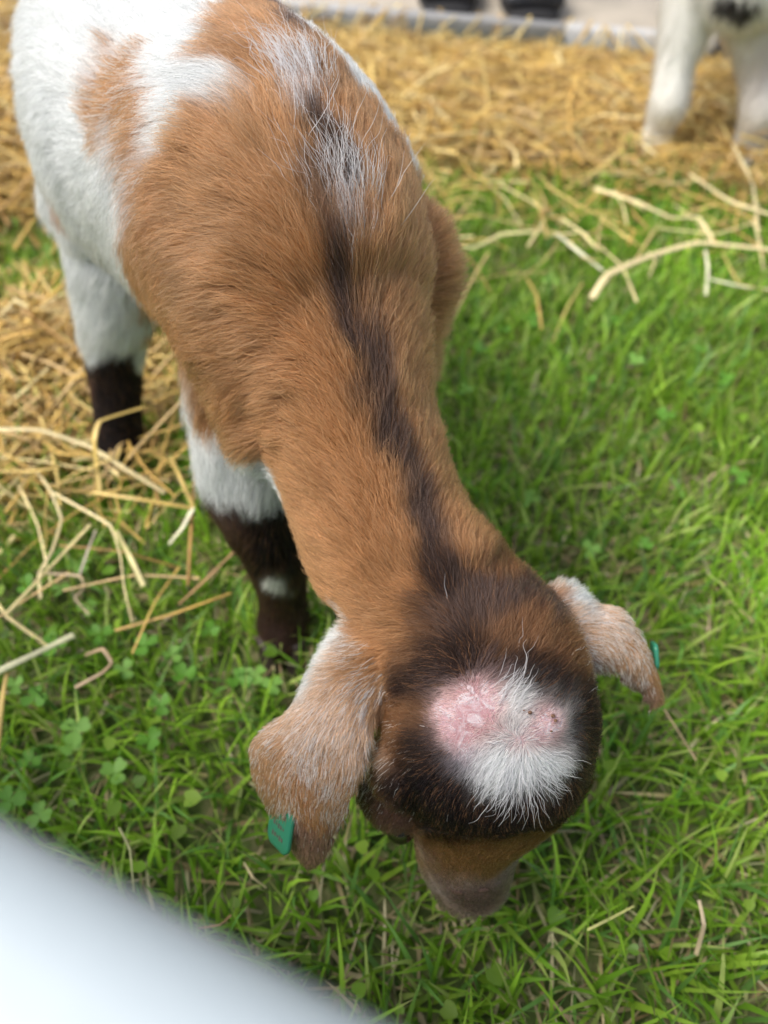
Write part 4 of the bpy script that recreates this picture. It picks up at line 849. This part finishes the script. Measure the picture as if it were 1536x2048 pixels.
# ------------------------------------------------------------------ loose straws one can point at
YL, PA, TN, GN, WH = (.66, .48, .15), (.72, .60, .32), (.46, .27, .13), (.56, .58, .30), (.78, .74, .52)
STR = [
 ('long flat pale straw across the heap, from the photo edge past the hind leg', [(-20,858,.05),(80,860,.055),(180,893,.06),(255,940,.06),(330,985,.05)], 17, PA),
 ('broad yellow straw bent upright in front of the dark hind leg', [(285,815,.075),(200,842,.085),(188,880,.08),(195,940,.06),(200,985,.05)], 19, YL),
 ('yellow straw lying level at the near side of the heap, end at the photo edge', [(-20,942,.05),(70,942,.055),(118,935,.05)], 14, YL),
 ('thin straw dropping from the heap towards the clover', [(73,942,.05),(100,980,.05),(123,1038,.045),(105,1100,.045),(78,1150,.04),(82,1197,.035)], 9, PA),
 ('long thin kinked straw trailing from the heap to the grass', [(105,985,.055),(219,1050,.055),(240,1110,.05),(248,1175,.045),(264,1245,.035)], 9, PA),
 ('short thick hollow straw with a cut end below the heap', [(232,1062,.06),(258,1110,.05),(287,1172,.045)], 17, (.70,.62,.28)),
 ('straight yellow straw across the front of the heap', [(187,985,.06),(275,998,.065),(383,1016,.05)], 13, YL),
 ('wide pale straw folded down at the corner of the heap beside the foreleg', [(386,1016,.05),(365,1055,.045),(338,1088,.035)], 15, WH),
 ('yellow straw standing slanted beside the corner of the heap', [(342,915,.06),(365,965,.06),(387,1014,.05)], 13, YL),
 ('tan broken stalk lying on the grass just beside the near foreleg', [(474,1097,.045),(410,1160,.04),(358,1208,.04)], 12, TN),
 ('thick whitish hollow straw lying on the grass at the photo edge', [(-15,1348,.055),(82,1302,.05),(147,1270,.045)], 19, (.74,.72,.46)),
 ('yellow straw hanging at the photo edge under the whitish one', [(14,1345,.05),(4,1400,.05),(-6,1500,.045)], 16, YL),
 ('curled brown dry leaf in the clover', [(150,1375,.045),(205,1345,.05),(223,1325,.055),(205,1298,.055),(170,1310,.045)], 13, (.42,.30,.17)),
 ('thin grey stalk leaning in the grass below the heap', [(160,1147,.05),(178,1095,.055),(192,1060,.05)], 9, (.42,.36,.27)),
 ('thin crooked twig of straw above the clover', [(91,1147,.04),(160,1152,.045),(168,1175,.04),(150,1197,.04),(178,1229,.035)], 8, (.5,.38,.24)),
 ('long bent straw arching over the open grass', [(1184,597,.04),(1217,548,.055),(1299,512,.06),(1397,485,.055),(1550,500,.05)], 20, PA),
 ('straight pale straw lying on grass left of the long bent straw', [(1112,466,.045),(1160,505,.045),(1206,541,.04)], 11, WH),
 ('kinked straw stretched from the straw bed onto the grass', [(1190,376,.05),(1272,403,.055),(1342,435,.05),(1397,435,.05),(1429,486,.045)], 13, PA),
 ('short straw at the edge of the bed pointing onto grass', [(1092,370,.05),(1163,414,.05),(1236,448,.045)], 11, YL),
 ('straw slanting down below the white goat near hoof', [(1467,289,.06),(1506,370,.055),(1516,466,.045)], 11, PA),
 ('long straw running to the photo edge below the white goat', [(1380,348,.05),(1462,403,.055),(1560,435,.05)], 12, PA),
 ('short pale straw under the middle of the long bent straw', [(1411,500,.05),(1416,540,.045),(1412,590,.035)], 9, WH),
 ('thin yellow straw crossing towards the photo edge over grass', [(1445,505,.045),(1478,566,.04),(1550,583,.04)], 9, YL),
 ('short pale straw lying level on grass at the photo edge', [(1420,558,.04),(1480,572,.04),(1550,580,.038)], 9, WH),
 ('curved straw beside the brown shoulder of the kid', [(868,478,.05),(945,496,.045),(1005,468,.045),(1085,462,.045)], 12, (.62,.56,.26)),
 ('thin dry stem under the tip of the far ear', [(1328,1418,.05),(1360,1468,.045),(1392,1520,.04)], 6, (.5,.36,.2)),
 ('thin pale stem standing in the grass above the white rail', [(238,1655,.055),(260,1700,.05),(267,1785,.035)], 7, (.52,.5,.24)),
 ('short faded straw curving in the grass between rail and ear', [(488,1725,.045),(506,1755,.045),(532,1775,.035)], 7, PA),
 ('short brown stalk flat at the very edge of the grass by the rail', [(395,1858,.04),(440,1850,.042),(462,1830,.04)], 6, TN),
 ('pink tinged dry blade end below the muzzle on grass', [(1190,1480,.03),(1200,1505,.04),(1196,1530,.03)], 6, (.5,.33,.24)),
 ('tan dry blade upright near the lower photo corner', [(1398,1800,.045),(1408,1850,.045),(1392,1910,.03)], 13, (.50,.40,.25)),
 ('yellow tipped grass blade lying across the lawn below the muzzle', [(1175,1860,.045),(1225,1835,.05),(1268,1812,.05)], 8, (.50,.50,.16)),
]
for lab, P, wpx, c in STR:
    pts = np.array([G(*p) for p in P]); D_ = float(np.dot(pts.mean(0) - C0, FWD))
    v, q, cc = straw_mesh([pts], [wpx / F * D_ * .66], [c], seg=8, sub=6)
    o = add('straw', mesh_np('straw', v - pts.mean(0), q, M_STRAW, cc), loc=pts.mean(0)); tag(o, lab, 'straw', 'loose straws on the grass')
# small ones strewn over the lawn near the bed and the heap
r9 = np.random.default_rng(99)
for i in range(76):
    if i < 60: px, py = r9.uniform(840, 1536), 395 + abs(r9.normal(0, 70)); lab = 'small loose straw strewn on grass at the edge of the straw bed'; gp = 'small straws by the bed'
    else: px, py = r9.uniform(-20, 400), r9.uniform(640, 1240); lab = 'small loose straw scattered around the heap by the hind leg'; gp = 'small straws round the heap'
    c = G(px, py, .04); a = r9.uniform(0, 6.28); L_ = r9.uniform(.02, .055); dv = V3(math.cos(a), math.sin(a), 0) * L_
    P = [c - dv + V3(0, 0, r9.normal(0, .006)), c + V3(r9.normal(0, .004), r9.normal(0, .004), .004), c + dv + V3(0, 0, r9.normal(0, .006))]
    v, q, cc = straw_mesh([P], [r9.uniform(.0012, .0028)], [SC_COL[r9.integers(6)]], seg=6, sub=4)
    tag(add('straw', mesh_np('straw', v - c, q, M_STRAW, cc), loc=c), lab, 'straw', gp)

# ------------------------------------------------------------------ clover plants in the lawn
M_CLOVER = basic('clover_leaf', (.13, .32, .035), .5, noise=.25, nscale=60, trans=.30, spec=.35)
M_CLOVER2 = basic('pale_clover_leaf', (.22, .43, .08), .5, noise=.25, nscale=60, trans=.30, spec=.35)
def leaflet(R_):
    pts = [(0, 0), (.32, .25), (.50, .60), (.42, .92), (.20, 1.0), (0, .90), (-.20, 1.0), (-.42, .92), (-.50, .60), (-.32, .25)]
    mid = [(0, .3), (0, .6)]; V = [(x * R_, y * R_, .10 * R_ * abs(x) * 2) for x, y in pts] + [(x * R_, y * R_, -.02 * R_) for x, y in mid]
    T_ = [(0, 1, 10), (1, 2, 10), (2, 11, 10), (2, 3, 11), (3, 4, 11), (4, 5, 11), (5, 6, 11), (6, 7, 11), (7, 8, 11), (8, 10, 11), (8, 9, 10), (9, 0, 10)]
    return np.array(V), np.array(T_)
lv, lt = leaflet(1.0)
LEAFM = [mesh_np('clover_leaf', lv, lt, m_) for m_ in (M_CLOVER, M_CLOVER2)]
st_v, st_q, st_c = straw_mesh([[V3(0, 0, 0), V3(.0, .003, .5), V3(0, 0, 1.0)]], [.0011], [(.1, .25, .05)], seg=5, sub=2)
st_v = st_v * V3(1, 1, 1); STEM = mesh_np('clover_stem', st_v, st_q, M_GRASS, st_c)
CLV = [(70,1395),(30,1370),(120,1180),(60,1170),(160,1130),(175,1215),(290,1290),(345,1310),(150,1460),(60,1520),(320,1410),(545,1370),(230,1545),(145,1490),(80,1630),(20,1600),(250,1340),(200,1270),(420,1260),(370,1350),(110,1290),(480,1360),(300,1480),(510,1350),
       (1010,660),(1060,640),(1180,760),(1270,720),(1330,830),(1100,560),(960,700),(1290,1090),(1180,1100),(1450,760),(1400,700),(930,780),(1480,950),(1230,640),(870,1020),(1060,1000)]
for i, (px, py) in enumerate(CLV):
    z_ = r9.uniform(.022, .036); c = G(px, py, z_); base = V3(c[0], c[1], 0); pr = empty('clover', base)
    left = px < 700
    tag(pr, ('low green clover plant in the grass beside the straw heap' if left else 'low green clover plant on the open lawn behind the ear'), 'clover', 'clover by the heap' if left else 'clover on the open lawn')
    o = add('stem', STEM, pr, loc=(0, 0, 0)); o.scale = (1, 1, z_)
    a0 = r9.uniform(0, 6.28); R_ = r9.uniform(.0062, .0095); mm = LEAFM[int(r9.random() < .45)]
    for k in range(3):
        o = add('leaf', mm, pr, loc=(0, 0, z_)); o.rotation_euler = (r9.uniform(-.15, .45), r9.normal(0, .15), a0 + k * 2.09 + r9.normal(0, .12)); o.scale = (R_,) * 3
# broad weed leaves between the blades, too many to count
V, T_, C_, n0 = [], [], [], 0
for i in range(1100):
    x_, y_ = r9.uniform(-.6, .8), r9.uniform(-.05, .9)
    if abs(x_) > .28 + .6 * max(y_, 0) or vnoise(np.array([x_, y_, 0.]), 6, 61) < -.05 or straw_density(np.array([[x_, y_, 0.]]))[0] > .3: continue
    a = r9.uniform(0, 6.28); R_ = r9.uniform(.004, .010); tl = r9.uniform(-.1, .8); ca, sa = math.cos(a), math.sin(a)
    v = lv * R_; v = np.stack([v[:, 0], v[:, 1] * math.cos(tl) - v[:, 2] * math.sin(tl), v[:, 1] * math.sin(tl) + v[:, 2] * math.cos(tl)], -1)
    v = np.stack([v[:, 0] * ca - v[:, 1] * sa, v[:, 0] * sa + v[:, 1] * ca, v[:, 2]], -1) + V3(x_, y_, r9.uniform(.012, .036))
    V.append(v); T_.append(lt + n0); n0 += len(v); c = np.array(GREENS[r9.integers(3)]) * r9.uniform(.5, .95); C_.append(np.tile(c, (len(v), 1)))
tag(add('weed_leaves', mesh_np('weed_leaves', np.vstack(V), np.vstack(T_), M_GRASS, np.vstack(C_))), kind='stuff')
